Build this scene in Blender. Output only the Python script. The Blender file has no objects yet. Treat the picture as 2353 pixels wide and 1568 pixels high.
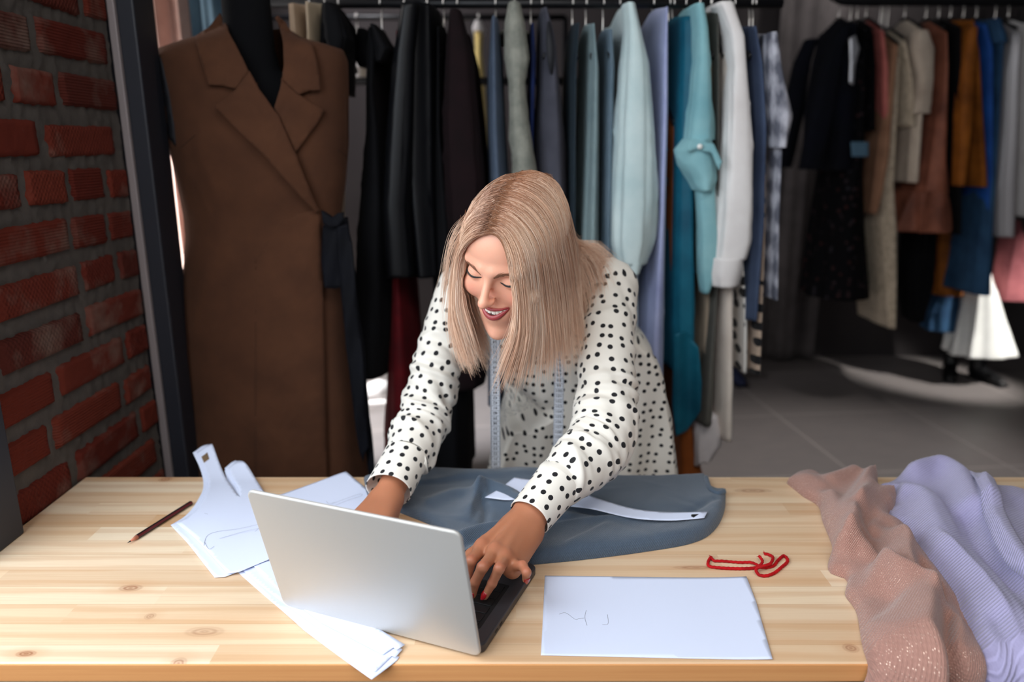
import bpy, bmesh, math, random
import numpy as np
from mathutils import Vector, Matrix, Euler

# ------------------------------------------------------------------ camera, world, lights, exposure
SC = bpy.context.scene
FPX, TH, CZ = 1712.0, math.radians(14.5), 1.425
_s, _c = math.sin(TH), math.cos(TH)
cam = bpy.data.cameras.new('camera'); camo = bpy.data.objects.new('camera', cam)
SC.collection.objects.link(camo)
camo.location = (0, 0, CZ); camo.rotation_euler = (math.pi / 2 - TH, 0, 0)
cam.sensor_width = 36.0; cam.lens = FPX * 36.0 / 2353.0
cam.clip_start = 0.05; cam.clip_end = 60
cam.dof.use_dof = True; cam.dof.focus_distance = 1.09; cam.dof.aperture_fstop = 2.4
SC.camera = camo
vs = SC.view_settings
vs.view_transform = 'Standard'; vs.look = 'None'; vs.gamma = 1.0; vs.use_curve_mapping = False
vs.exposure = 0.0

W = bpy.data.worlds.new('world'); SC.world = W; W.use_nodes = True
W.node_tree.nodes['Background'].inputs[0].default_value = (0.62, 0.78, 1.0, 1)
W.node_tree.nodes['Background'].inputs[1].default_value = 0.035

def light(name, kind, loc, aim, energy, color, **kw):
    l = bpy.data.lights.new(name, kind); o = bpy.data.objects.new(name, l)
    SC.collection.objects.link(o); o.location = loc
    o.rotation_euler = (Vector(aim) - Vector(loc)).to_track_quat('-Z', 'Y').to_euler()
    l.energy = energy; l.color = color
    for k, v in kw.items(): setattr(l, k, v)
    return o
# daylight through the window in the brick wall, low soft sun, and added fills
light('window_daylight', 'AREA', (-1.0, 0.0, 1.72), (0.0, 0.25, 1.0), 62, (0.86, 0.93, 1.0), shape='RECTANGLE', size=2.1, size_y=1.6)
light('camera_side_fill', 'AREA', (0.6, -2.2, 2.2), (0.45, 1.6, 1.0), 15, (0.93, 0.96, 1.0), shape='RECTANGLE', size=3.2, size_y=1.8)  # added soft fill from behind the camera, no modelled source
light('table_fill', 'AREA', (.55, .05, 2.75), (.35, .95, .8), 17, (1.0, 0.97, 0.94), shape='RECTANGLE', size=1.3, size_y=.7)  # added overhead fill that evens out the light on the table
light('sun', 'SUN', (-3, -1.5, 4), (-3 + .66, -1.5 + .40, 4 - .70), 3.1, (1.0, 0.91, 0.79), angle=math.radians(9))
light('gown_sun_spot', 'SPOT', (4.0, 2.6, 2.6), (2.86, 4.3, 0.35), 800, (1.0, 0.97, 0.92), spot_size=math.radians(15), spot_blend=0.4, shadow_soft_size=0.1)  # added spot standing in for sunlight on the white gown
light('back_room_daylight', 'SPOT', (-2.4, 2.6, 2.6), (-.70, 3.6, 0.0), 1700, (0.95, 0.97, 1.0), spot_size=math.radians(40), spot_blend=0.6, shadow_soft_size=0.15)
light('doorway_daylight', 'AREA', (-2.1, 2.35, 1.9), (-1.05, 2.9, 1.5), 18, (1.0, 0.95, 0.93), shape='RECTANGLE', size=.8, size_y=1.6)
light('floor_fill', 'SPOT', (1.5, 2.9, 3.2), (1.55, 2.95, 0.0), 230, (1.0, 0.96, 0.93), spot_size=math.radians(50), spot_blend=0.8, shadow_soft_size=0.2)  # unseen spot added to brighten the floor tiles
light('back_wall_fill', 'SPOT', (-1.5, 3.8, 3.1), (-.45, 5.05, 1.8), 120, (0.96, 0.95, 1.0), spot_size=math.radians(75), spot_blend=0.9, shadow_soft_size=0.15)  # added wash that lifts the back wall in the gaps between garments
light('curtain_fill', 'SPOT', (2.0, 4.3, 3.2), (2.05, 4.93, 2.6), 60, (1.0, 0.96, 0.94), spot_size=math.radians(70), spot_blend=0.9, shadow_soft_size=0.1)  # unseen spot added to light the grey curtain from above

# ------------------------------------------------------------------ helpers
VOX = .0018                                  # cell of the body surface
rng = np.random.default_rng(7)
A = np.array
def nrm(v): v = np.asarray(v, float); return v / (np.linalg.norm(v, axis=-1, keepdims=True) + 1e-12)
def P(px, py, Y=None, Z=None):
    """point of the place seen at a photograph pixel, at a known depth Y or height Z"""
    d = A([(px - 1176.5) / FPX, _c - (py - 784.) / FPX * _s, -(_s + (py - 784.) / FPX * _c)])
    t = Y / d[1] if Y is not None else (Z - CZ) / d[2]
    return A([0, 0, CZ]) + d * t

def link(o): SC.collection.objects.link(o); return o
def thing(name, label, cat, loc=(0, 0, 0), group=None):
    o = link(bpy.data.objects.new(name, None)); o.location = loc; o.empty_display_size = .05
    return tag(o, label, cat, group)
def tag(o, label, cat, group=None):
    o['label'] = label; o['category'] = cat
    if group: o['group'] = group
    return o
def origin(o):
    v = A([0., 0, 0])
    while o is not None: v = v + A(o.location); o = o.parent
    return v
def mk(name, V, Fc, mat, parent=None, smooth=True, uv=None, loc=None, label=None, attr=None):
    """one mesh object from world-space vertices"""
    V = np.asarray(V, float)
    base = A(loc, float) if loc is not None else A([0., 0, 0])
    par = origin(parent) if parent is not None else A([0., 0, 0])
    if parent is not None and loc is None: base = par
    m = bpy.data.meshes.new(name)
    if isinstance(Fc, np.ndarray):
        nf, k = Fc.shape; m.vertices.add(len(V)); m.vertices.foreach_set('co', (V - base).astype(np.float32).ravel()); m.loops.add(nf * k); m.polygons.add(nf)
        m.polygons.foreach_set('loop_start', np.arange(nf, dtype=np.int32) * k); m.loops.foreach_set('vertex_index', Fc.astype(np.int32).ravel()); m.update(calc_edges=True)
    else:
        m.from_pydata((V - base).tolist(), [], Fc); m.validate()
    if mat is not None:
        for x in (mat if isinstance(mat, (list, tuple)) else [mat]): m.materials.append(x)
    if smooth: m.polygons.foreach_set('use_smooth', np.ones(len(m.polygons), bool))
    if uv is not None:
        u = m.uv_layers.new(name='UVMap'); li = np.empty(len(m.loops), int); m.loops.foreach_get('vertex_index', li)
        u.data.foreach_set('uv', np.asarray(uv, float)[li].astype(np.float32).ravel())
    if attr is not None:
        for k, v in attr.items():
            a = m.attributes.new(k, 'FLOAT', 'POINT'); a.data.foreach_set('value', np.asarray(v, np.float32))
    m.update()
    o = link(bpy.data.objects.new(name, m)); o.location = base - par
    if parent is not None: o.parent = parent
    if label: o['label'] = label
    return o
def struct(o): o['kind'] = 'structure'; return o
def join(*parts):
    V, Fc, n = [], [], 0
    for v, f in parts:
        v = np.asarray(v, float); V.append(v); Fc += [[i + n for i in q] for q in f]; n += len(v)
    return np.concatenate(V), Fc
def bm_out(bm):
    V = [tuple(v.co) for v in bm.verts]; bm.verts.index_update()
    Fc = [[v.index for v in f.verts] for f in bm.faces]; bm.free(); return V, Fc
def box(c, s, bev=0.0, seg=2, rot=None):
    bm = bmesh.new(); bmesh.ops.create_cube(bm, size=1)
    for v in bm.verts: v.co = Vector((v.co.x * s[0], v.co.y * s[1], v.co.z * s[2]))
    if bev: bmesh.ops.bevel(bm, geom=bm.edges[:], offset=bev, segments=seg, profile=.5, affect='EDGES')
    V, Fc = bm_out(bm); V = A(V)
    if rot is not None: V = V @ A(rot).T
    return V + A(c), Fc
def grid_faces(nu, nv, wrap_u=False, wrap_v=False, off=0):
    """vertices laid out [v][u]"""
    iu = np.arange(nu if wrap_u else nu - 1); iv = np.arange(nv if wrap_v else nv - 1)
    U, Vv = np.meshgrid(iu, iv); U = U.ravel(); Vv = Vv.ravel(); u2 = (U + 1) % nu; v2 = (Vv + 1) % nv
    return (np.stack([Vv * nu + U, Vv * nu + u2, v2 * nu + u2, v2 * nu + U], 1) + off).tolist()
def spline(pts, n):
    """Catmull-Rom through pts, resampled evenly"""
    p = np.asarray(pts, float)
    if len(p) == 2: t = np.linspace(0, 1, n)[:, None]; return p[0] * (1 - t) + p[1] * t
    q = np.vstack([2 * p[0] - p[1], p, 2 * p[-1] - p[-2]]); out = []
    m = 24
    for i in range(len(p) - 1):
        a, b, c, d = q[i:i + 4]; t = np.linspace(0, 1, m, endpoint=False)[:, None]
        out.append(.5 * ((2 * b) + (c - a) * t + (2 * a - 5 * b + 4 * c - d) * t ** 2 + (3 * b - a - 3 * c + d) * t ** 3))
    o = np.vstack(out + [p[-1:]])
    L = np.r_[0, np.cumsum(np.linalg.norm(np.diff(o[:, :3], axis=0), axis=1))]
    s = np.linspace(0, L[-1], n)
    return np.stack([np.interp(s, L, o[:, k]) for k in range(o.shape[1])], 1)
def frames(p, up=None):
    t = nrm(np.gradient(p, axis=0)); n = np.zeros_like(p)
    u = A(up, float) if up is not None else (A([0, 0, 1.]) if abs(t[0, 2]) < .9 else A([0, 1., 0]))
    for i in range(len(p)):
        v = u - t[i] * (u @ t[i]); u = v / np.linalg.norm(v); n[i] = u
    return t, n, np.cross(t, n)
def sweep(path, rx, ry=None, n=16, up=None, caps=True, disp=None):
    """tube along path: rx along the 'side' axis, ry along the 'up' axis. disp(theta, s_metres) adds to the radius"""
    p = np.asarray(path, float); m = len(p); t, u, b = frames(p, up)
    rx = np.broadcast_to(np.asarray(rx, float), (m,)); ry = rx if ry is None else np.broadcast_to(np.asarray(ry, float), (m,))
    th = np.linspace(0, 2 * np.pi, n, endpoint=False)
    s = np.r_[0, np.cumsum(np.linalg.norm(np.diff(p, axis=0), axis=1))]
    d = disp(th[None, :], s[:, None]) if disp else np.zeros((m, n))
    V = p[:, None] + b[:, None] * ((rx[:, None] + d) * np.cos(th))[..., None] + u[:, None] * ((ry[:, None] + d) * np.sin(th))[..., None]
    Fc = grid_faces(n, m, wrap_u=True); V = V.reshape(-1, 3)
    if caps:
        Fc.append(list(range(n))[::-1]); Fc.append(list(range((m - 1) * n, m * n)))
    return V, Fc
def sweep_uv(path, n):
    p = np.asarray(path, float); s = np.r_[0, np.cumsum(np.linalg.norm(np.diff(p, axis=0), axis=1))]
    return s
def loft(rings, wrap=True, cap0=False, cap1=False):
    R = np.asarray(rings, float); m, n = R.shape[:2]; Fc = grid_faces(n, m, wrap_u=wrap)
    if cap0: Fc.append(list(range(n))[::-1])
    if cap1: Fc.append(list(range((m - 1) * n, m * n)))
    return R.reshape(-1, 3), Fc
def solid(V, Fc, thick):
    """gives an open sheet its thickness (offset along vertex normals, rim closed)"""
    bm = bmesh.new(); vs_ = [bm.verts.new(v) for v in np.asarray(V)]
    for f in Fc:
        try: bm.faces.new([vs_[i] for i in f])
        except ValueError: pass
    bm.normal_update(); bmesh.ops.solidify(bm, geom=bm.faces[:], thickness=thick); return bm_out(bm)
def in_poly(x, y, poly):
    x = np.asarray(x); y = np.asarray(y); r = np.zeros(x.shape, bool); n = len(poly); j = n - 1
    for i in range(n):
        xi, yi = poly[i]; xj, yj = poly[j]
        cnd = ((yi > y) != (yj > y)) & (x < (xj - xi) * (y - yi) / (yj - yi + 1e-12) + xi); r ^= cnd; j = i
    return r
def poly_dist(x, y, poly, closed=True):
    p = np.asarray(poly, float); d = np.full(np.shape(x), 1e9); n = len(p)
    for i in range(n if closed else n - 1):
        a, b = p[i], p[(i + 1) % n]; ab = b - a; t = np.clip(((x - a[0]) * ab[0] + (y - a[1]) * ab[1]) / (ab @ ab + 1e-12), 0, 1)
        d = np.minimum(d, np.hypot(x - a[0] - t * ab[0], y - a[1] - t * ab[1]))
    return d
def fold_field(seed, count, size, amp, length, width, angle=None, spread=.5):
    """random soft creases on a flat sheet: returns f(u, v)"""
    r = np.random.default_rng(seed); U = r.uniform(0, size[0], count); Vv = r.uniform(0, size[1], count)
    an = (r.uniform(0, np.pi, count) if angle is None else angle + r.normal(0, spread, count))
    am = amp * r.uniform(.3, 1, count) * np.where(r.random(count) < .3, -1, 1); ln = length * r.uniform(.5, 1.4, count); wd = width * r.uniform(.6, 1.4, count)
    def f(u, v, per=None):
        o = np.zeros(np.broadcast(u, v).shape)
        for i in range(count):
            du = u - U[i]; dv = v - Vv[i]
            if per: du = (du + per / 2) % per - per / 2
            a = du * math.cos(an[i]) + dv * math.sin(an[i]); b = -du * math.sin(an[i]) + dv * math.cos(an[i])
            o = o + am[i] * np.exp(-(a / ln[i]) ** 2 - (b / wd[i]) ** 2)
        return o
    return f

# ------------------------------------------------------------------ materials
class NT:
    def __init__(s, name):
        s.m = bpy.data.materials.new(name); s.m.use_nodes = True; s.t = s.m.node_tree; s.n = s.t.nodes; s.b = s.n['Principled BSDF']
    def a(s, kind, **kw):
        x = s.n.new('ShaderNode' + kind)
        for k, v in kw.items():
            if k[0] == '_': setattr(x, k[1:], v)
            else: s.set(x, k, v)
        return x
    def set(s, x, k, v):
        k = k.replace('__', ' ')
        i = x.inputs[int(k[1:])] if k[0] == 'i' and k[1:].isdigit() else x.inputs[k]
        if hasattr(v, 'outputs'): v = v.outputs[0]
        if isinstance(v, bpy.types.NodeSocket): s.t.links.new(v, i)
        elif isinstance(v, (tuple, list)) and len(v) == 3 and i.type == 'RGBA': i.default_value = (*v, 1)
        else: i.default_value = v
    def math(s, op, a, b=0.0, c=None):
        x = s.a('Math', _operation=op, i0=a, i1=b)
        if c is not None: s.set(x, 'i2', c)
        return x.outputs[0]
    def mix(s, f, a, b, mode='MIX'):
        x = s.a('Mix', _data_type='RGBA', _blend_type=mode); s.set(x, 'i0', f); s.set(x, 'i6', a); s.set(x, 'i7', b); return x.outputs[2]
    def ramp(s, f, stops, interp='LINEAR'):
        x = s.a('ValToRGB'); x.color_ramp.interpolation = interp; e = x.color_ramp.elements
        while len(e) < len(stops): e.new(.5)
        for k, (p, c) in zip(e, stops): k.position = p; k.color = (*c, 1) if len(c) == 3 else c
        s.set(x, 'i0', f); return x.outputs[0]
    def coord(s, which='Object'): return s.a('TexCoord').outputs[which]
    def map(s, v, scale=(1, 1, 1), rot=(0, 0, 0), loc=(0, 0, 0)):
        return s.a('Mapping', Vector=v, Scale=scale, Rotation=rot, Location=loc).outputs[0]
    def noise(s, v, scale, detail=3, rough=.55, dist=0.0, out=0):
        return s.a('TexNoise', Vector=v, Scale=scale, Detail=detail, Roughness=rough, Distortion=dist).outputs[out]
    def sep(s, v): return s.a('SeparateXYZ', Vector=v).outputs
    def comb(s, x=0.0, y=0.0, z=0.0): return s.a('CombineXYZ', X=x, Y=y, Z=z).outputs[0]
    def bump(s, h, strength=.3, dist=.002, normal=None):
        x = s.a('Bump', Height=h, Strength=strength, Distance=dist)
        if normal is not None: s.set(x, 'Normal', normal)
        return x.outputs[0]
    def P(s, **kw):
        for k, v in kw.items(): s.set(s.b, k, v)
        return s.m
def lin(*c):
    """sRGB 0-255 -> linear"""
    o = []
    for v in c:
        v /= 255.; o.append(v / 12.92 if v <= .04045 else ((v + .055) / 1.055) ** 2.4)
    return tuple(o)
def plain(name, col, rough=.6, metal=0.0, spec=.5, **kw):
    t = NT(name); return t.P(Base__Color=col, Roughness=rough, Metallic=metal, Specular__IOR__Level=spec, **kw)
def fabric(name, col, col2=None, rough=.9, weave=900., wbump=.25, mott=6., sheen=.25, stripes=None, amount=.5, trans=0.0):
    """woven cloth: fine weave bump, faint mottling between two colours"""
    t = NT(name); v = t.coord('Object')
    if col2 is None: col2 = tuple(c * .82 for c in col)
    n = t.noise(v, mott, 4, .6)
    c = t.mix(t.ramp(n, [(.5 - .3 * amount, (0, 0, 0)), (.5 + .3 * amount, (1, 1, 1))]), col2, col)
    f = t.noise(v, weave, 1, .5)
    t.P(Base__Color=c, Roughness=rough, Specular__IOR__Level=.2, Sheen__Weight=sheen, Sheen__Roughness=.5)
    t.set(t.b, 'Sheen Tint', (*[min(1, x * 2 + .05) for x in col], 1))
    t.set(t.b, 'Normal', t.bump(f, wbump, .0008))
    return t.m

# ================================================================== the room
TZ = 0.80                                   # height of the work table
def wood_material():
    t = NT('pine_laminate'); v = t.coord('Object'); x, y, z = t.sep(v)
    # glued strips: one tone per strip and per finger-jointed length
    row = t.math('FLOOR', t.math('DIVIDE', t.math('ADD', y, 5.0), 0.0445))
    off = t.a('TexWhiteNoise', _noise_dimensions='1D', W=row).outputs[0]
    seg = t.math('FLOOR', t.math('ADD', t.math('DIVIDE', x, 0.62), t.math('MULTIPLY', off, 7.3)))
    tone = t.a('TexWhiteNoise', _noise_dimensions='2D', Vector=t.comb(row, seg, 0.0))
    tr = tone.outputs[0]
    # grain runs along x, shifted per strip
    gv = t.comb(t.math('ADD', t.math('MULTIPLY', x, 1.1), t.math('MULTIPLY', tr, 31.0)), t.math('MULTIPLY', y, 9.0), t.math('MULTIPLY', z, 9.0))
    warp = t.noise(gv, 1.3, 3, .6)
    rings = t.a('TexWave', _wave_type='BANDS', _bands_direction='Y', Vector=gv, Scale=1.0, Distortion=7.0, Detail=4.0, Detail__Scale=0.8, Detail__Roughness=.6).outputs['Fac']
    fine = t.noise(t.comb(t.math('MULTIPLY', x, 5.0), t.math('MULTIPLY', y, 420.0), t.math('MULTIPLY', z, 400.0)), 1.0, 3, .6)
    base = t.ramp(tr, [(0, lin(218, 184, 148)), (.35, lin(230, 203, 170)), (.7, lin(238, 218, 190)), (1, lin(206, 167, 128))])
    base = t.mix(t.math('MULTIPLY', t.ramp(rings, [(.45, (0, 0, 0)), (.95, (1, 1, 1))]), .30), base, lin(196, 142, 92))
    base = t.mix(t.math('MULTIPLY', t.ramp(fine, [(.45, (0, 0, 0)), (.75, (1, 1, 1))]), .22), base, lin(190, 138, 92))
    base = t.mix(t.math('MULTIPLY', t.ramp(warp, [(.52, (0, 0, 0)), (.8, (1, 1, 1))]), .35), base, lin(214, 158, 108))
    # a dark hairline at each glue joint
    fr = t.math('FRACT', t.math('DIVIDE', t.math('ADD', y, 5.0), 0.0445))
    gl = t.math('LESS_THAN', t.math('ABSOLUTE', t.math('SUBTRACT', fr, .5)), .488)
    base = t.mix(t.math('MULTIPLY', t.math('SUBTRACT', 1.0, gl), .35), base, lin(176, 128, 86))
    # knots
    for kx, ky, r, e, st in KNOTS:
        dx = t.math('DIVIDE', t.math('SUBTRACT', x, kx), r * e); dy = t.math('DIVIDE', t.math('SUBTRACT', y, ky), r)
        d = t.math('SQRT', t.math('ADD', t.math('POWER', dx, 2.0), t.math('POWER', dy, 2.0)))
        d = t.math('ADD', d, t.math('MULTIPLY', t.math('SUBTRACT', warp, .5), .5))
        ring = t.math('MULTIPLY_ADD', t.math('SINE', t.math('MULTIPLY', d, 17.0)), .25, .75)
        k = t.math('MULTIPLY', t.ramp(d, [(.55, (1, 1, 1)), (1.0, (0, 0, 0))]), t.math('MULTIPLY', ring, st))
        base = t.mix(k, base, lin(140, 88, 62))
        halo = t.math('MULTIPLY', t.ramp(t.math('MULTIPLY', d, .4), [(.35, (1, 1, 1)), (1.0, (0, 0, 0))]), .3 * st)
        base = t.mix(halo, base, lin(198, 142, 98))
    t.P(Base__Color=base, Roughness=t.math('MULTIPLY_ADD', fine, .15, .36), Specular__IOR__Level=.38)
    t.set(t.b, 'Normal', t.bump(t.math('ADD', fine, t.math('MULTIPLY', rings, .4)), .06, .001))
    return t.m
KNOTS = []
for px, py, r, e, st in [(300, 1352, .010, 2.0, .8), (60, 1503, .007, 2.0, .95), (380, 1102, .012, 1.3, .8), (345, 1417, .009, 1.0, .5), (1600, 1305, .007, 6, .6), (1730, 1128, .011, 3.5, .6), (1955, 1490, .010, 1.2, .7), (470, 1452, .012, 2.4, .45), (2310, 1330, .009, 2, .5)]:
    q = P(px, py, Z=TZ); KNOTS.append((q[0], q[1] - 1.077, r, e, st))
KNOTS.append((P(412, 1546, Y=.803)[0], .803 - 1.077, .012, 1.0, .7))
WOOD = wood_material()
EDGE = NT('pine_edge_shading'); v_ = EDGE.coord('Object'); n_ = EDGE.noise(EDGE.map(v_, (3, 40, 160)), 1.0, 4, .6)
EDGE.P(Base__Color=EDGE.mix(n_, lin(232, 172, 112), lin(204, 134, 80)), Roughness=.5, Specular__IOR__Level=.3); EDGE = EDGE.m  # same pine as the top, its different light painted in as orange
table = thing('work_table', 'long light pine work table covered with papers and fabric', 'table', (0, 1.077, 0))
TX0, TX1, TY0, TY1 = -.838, 1.36, .803, 1.351
mk('tabletop', *box(((TX0 + TX1) / 2, (TY0 + TY1) / 2, TZ - .0125), (TX1 - TX0, TY1 - TY0, .025), .003, 3), WOOD, table, smooth=False)
mk('front_shading_strip', *box(((TX0 + TX1) / 2, TY0 - .0012, TZ - .0128), (TX1 - TX0, .0024, .0244), .001, 2), EDGE, table, smooth=False)  # added strip carrying the painted light tone of the front face
for lx in (TX0 + .06, TX1 - .06):
    for ly in (TY0 + .05, TY1 - .05):
        mk('leg', *box((lx, ly, (TZ - .025) / 2), (.06, .06, TZ - .025), .004), WOOD, table, smooth=False)
for ly in (TY0 + .05, TY1 - .05):
    mk('apron', *box(((TX0 + TX1) / 2, ly, TZ - .065), (TX1 - TX0 - .18, .022, .08), .002), WOOD, table, smooth=False)

def floor_material():
    t = NT('grey_floor_tiles'); v = t.map(t.coord('Object'), rot=(0, 0, math.radians(-6)), loc=(.42, .1, 0))
    br = t.a('TexBrick', _offset=0.0, Vector=v, Scale=1.0, Mortar__Size=.006, Mortar__Smooth=.1, Brick__Width=.76, Row__Height=.76, Bias=0.0)
    t.set(br, 'Color1', lin(122, 117, 116)); t.set(br, 'Color2', lin(112, 108, 108)); t.set(br, 'Mortar', lin(158, 152, 148))
    n = t.noise(v, 3.2, 6, .65); n2 = t.noise(t.map(v, (1.5, 7, 1)), 4.0, 4, .6)
    c = t.mix(t.math('MULTIPLY', n, .5), br.outputs[0], lin(84, 80, 82)); c = t.mix(t.math('MULTIPLY', n2, .4), c, lin(146, 134, 128))
    t.P(Base__Color=c, Roughness=t.math('MULTIPLY_ADD', n, .25, .35), Specular__IOR__Level=.35)
    t.set(t.b, 'Normal', t.bump(br.outputs[1], -.25, .002)); return t.m
def plaster(name, a, b, scale=2.5):
    t = NT(name); v = t.coord('Object'); n = t.noise(v, scale, 5, .6)
    t.P(Base__Color=t.mix(n, a, b), Roughness=.9, Specular__IOR__Level=.15); t.set(t.b, 'Normal', t.bump(t.noise(v, 60, 3), .1, .002)); return t.m
FL = floor_material()
struct(mk('floor', *box((.9, 1.6, -.03), (9.0, 8.0, .06)), FL, smooth=False))
struct(mk('ceiling', *box((.9, 1.6, 3.33), (9.0, 8.0, .06)), plaster('ceiling_paint', lin(120, 118, 116), lin(108, 106, 105)), smooth=False))
WALLP = plaster('dark_wall_paint', lin(74, 69, 69), lin(56, 52, 53))
struct(mk('wall_back', *box((.9, 5.15, 1.65), (9.0, .12, 3.3)), WALLP, smooth=False))
struct(mk('wall_right', *box((5.35, 1.6, 1.65), (.12, 8.0, 3.3)), WALLP, smooth=False))

# ---- brick wall on the left: every brick its own rough face, set in recessed mortar
def brick_wall(y0, y1, z0, z1, xface):
    r = np.random.default_rng(11); V, Fc, tone, groove = [], [], [], []
    def addmesh(v, f, tn, gr):
        n = sum(len(a) for a in V); V.append(v); Fc.extend([[i + n for i in q] for q in f]); tone.append(np.full(len(v), tn)); groove.append(np.full(len(v), gr))
    ch = .088; k = 0; z = z0
    while z < z1 - .02:
        y = y1 + .16 * (k % 2) + r.uniform(-.03, .03)
        while y > y0 - .3:
            L = .245 if r.random() < .72 else .118
            a, b = y - L, y; y -= L + .016 + r.uniform(-.003, .005)
            a2, b2 = max(a, y0), min(b, y1)
            if b2 - a2 < .02: continue
            nu, nv = 22, 10; dz = r.uniform(-.003, .003); h = .0690 + r.uniform(-.003, .002)
            gu, gv = np.meshgrid(np.linspace(0, 1, nu), np.linspace(0, 1, nv))
            yy = a2 + (b2 - a2) * gu; zz = z + dz + h * gv + (gu - .5) * r.uniform(-.004, .004)
            e = np.minimum(np.minimum(gu, 1 - gu) * (b2 - a2), np.minimum(gv, 1 - gv) * h)
            ph = r.uniform(0, 50, 6)
            nz = sum(np.sin(yy * f1 + p1) * np.sin(zz * f2 + p2) for f1, f2, p1, p2 in [(90, 110, ph[0], ph[1]), (210, 170, ph[2], ph[3]), (400, 360, ph[4], ph[5])]) / 3
            rim = np.clip(e / .006, 0, 1) ** .6
            yy = yy + nz * .0035 * (1 - rim); zz = zz + np.roll(nz, 3, 1) * .003 * (1 - rim)
            xx = xface - .0155 + (.0155 + r.uniform(-.001, .003)) * rim + nz * .0013 + r.normal(0, .0005, nz.shape)
            addmesh(np.stack([xx, yy, zz], -1).reshape(-1, 3), grid_faces(nu, nv), r.random(), r.random())
        z += ch; k += 1
    my = np.linspace(y0, y1, 70); mz = np.linspace(z0, z1, 320); gy, gz = np.meshgrid(my, mz)
    gx = xface - .0058 + .0022 * np.sin(gy * 130 + 3 * np.sin(gz * 60)) * np.sin(gz * 140 + 2 * np.sin(gy * 45)) + r.normal(0, .0012, gy.shape)
    addmesh(np.stack([gx, gy, gz], -1).reshape(-1, 3), grid_faces(70, 320), -1.0, 0.0)
    bv, bf = box((xface - .16, (y0 + y1) / 2, (z0 + z1) / 2), (.28, y1 - y0, z1 - z0)); addmesh(bv, bf, -1.0, 0.0)
    return np.concatenate(V), Fc, np.concatenate(tone), np.concatenate(groove)
def brick_material():
    t = NT('red_brick_and_mortar'); v = t.coord('Object'); tn = t.a('Attribute', _attribute_name='tone').outputs['Fac']; gr = t.a('Attribute', _attribute_name='groove').outputs['Fac']
    n = t.noise(v, 30, 5, .65); n2 = t.noise(v, 9, 4, .6)
    bc = t.ramp(tn, [(0, lin(106, 42, 29)), (.4, lin(88, 32, 24)), (.75, lin(114, 50, 36)), (1, lin(66, 31, 27))])
    bc = t.mix(t.math('MULTIPLY', n, .6), bc, lin(92, 40, 32))
    bc = t.mix(t.math('MULTIPLY', t.ramp(n2, [(.52, (0, 0, 0)), (.72, (1, 1, 1))]), .55), bc, lin(120, 104, 94))
    mc = t.mix(n, lin(98, 92, 87), lin(66, 62, 60))
    isb = t.math('GREATER_THAN', tn, -.5)
    x, y, z = t.sep(v)
    lines = t.math('SINE', t.math('MULTIPLY', z, 1150.0)); cross = t.math('MULTIPLY', t.math('SINE', t.math('MULTIPLY', y, 620.0)), t.math('SINE', t.math('MULTIPLY', z, 480.0)))
    pat = t.mix(t.math('GREATER_THAN', gr, .62), t.comb(lines, lines, lines), t.comb(cross, cross, cross))
    h = t.math('ADD', t.math('MULTIPLY', t.math('MULTIPLY', t.math('GREATER_THAN', gr, .25), isb), t.math('MULTIPLY', t.sep(pat)[0], .35)), n)
    t.P(Base__Color=t.mix(isb, mc, bc), Roughness=.92, Specular__IOR__Level=.15); t.set(t.b, 'Normal', t.bump(h, .7, .003)); return t.m
BV, BF, BT, BG = brick_wall(1.13, 1.665, 0.0, 3.3, -.838)
struct(mk('wall_left', BV, BF, brick_material(), smooth=True, attr={'tone': BT, 'groove': BG}))
STEEL = plain('dark_painted_steel', lin(34, 36, 44), .5); GALV = plain('light_metal_strip', lin(150, 140, 140), .55, .3)
FRAME = plain('window_frame_paint', lin(44, 46, 54), .55)
MORT = plaster('rendered_wall', lin(120, 112, 104), lin(96, 90, 86))
struct(mk('wall_left_sill', *box((-.99, -.1, .38), (.28, 2.45, .76)), MORT, smooth=False))
struct(mk('wall_left_lintel', *box((-.99, -.1, 3.02), (.28, 2.45, .56)), MORT, smooth=False))
# window in the left wall: jambs, head, sill board, mullion and pane
win = [box((-.855, 1.08, 1.77), (.075, .10, 1.94), .003), box((-.89, -1.26, 1.77), (.075, .10, 1.94), .003), box((-.89, -.09, 2.70), (.075, 2.24, .08), .003), box((-.89, -.09, .81), (.075, 2.24, .07), .003), box((-.89, -.35, 1.75), (.05, .05, 1.86), .003)]
w1 = struct(mk('window_1', *join(*win), FRAME, smooth=False))
g = NT('window_glass'); tr = g.a('BsdfTransparent'); gl = g.a('BsdfGlossy', Roughness=.02); mx = g.a('MixShader', Fac=.06, i1=tr.outputs[0], i2=gl.outputs[0]); g.t.links.new(mx.outputs[0], g.n['Material Output'].inputs[0])
mk('pane', *box((-.89, -.09, 1.75), (.006, 2.24, 1.82)), g.m, w1, smooth=False)
# door frame that ends the brick wall
struct(mk('trim_1', *box((-.832, 1.672, 1.64), (.016, .012, 3.28), .002), GALV, smooth=False))
struct(mk('door_1', *join(box((-.845, 1.715, 1.64), (.11, .07, 3.28), .004), box((-.83, 1.775, 1.64), (.06, .05, 3.28), .003)), STEEL, smooth=False))

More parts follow.
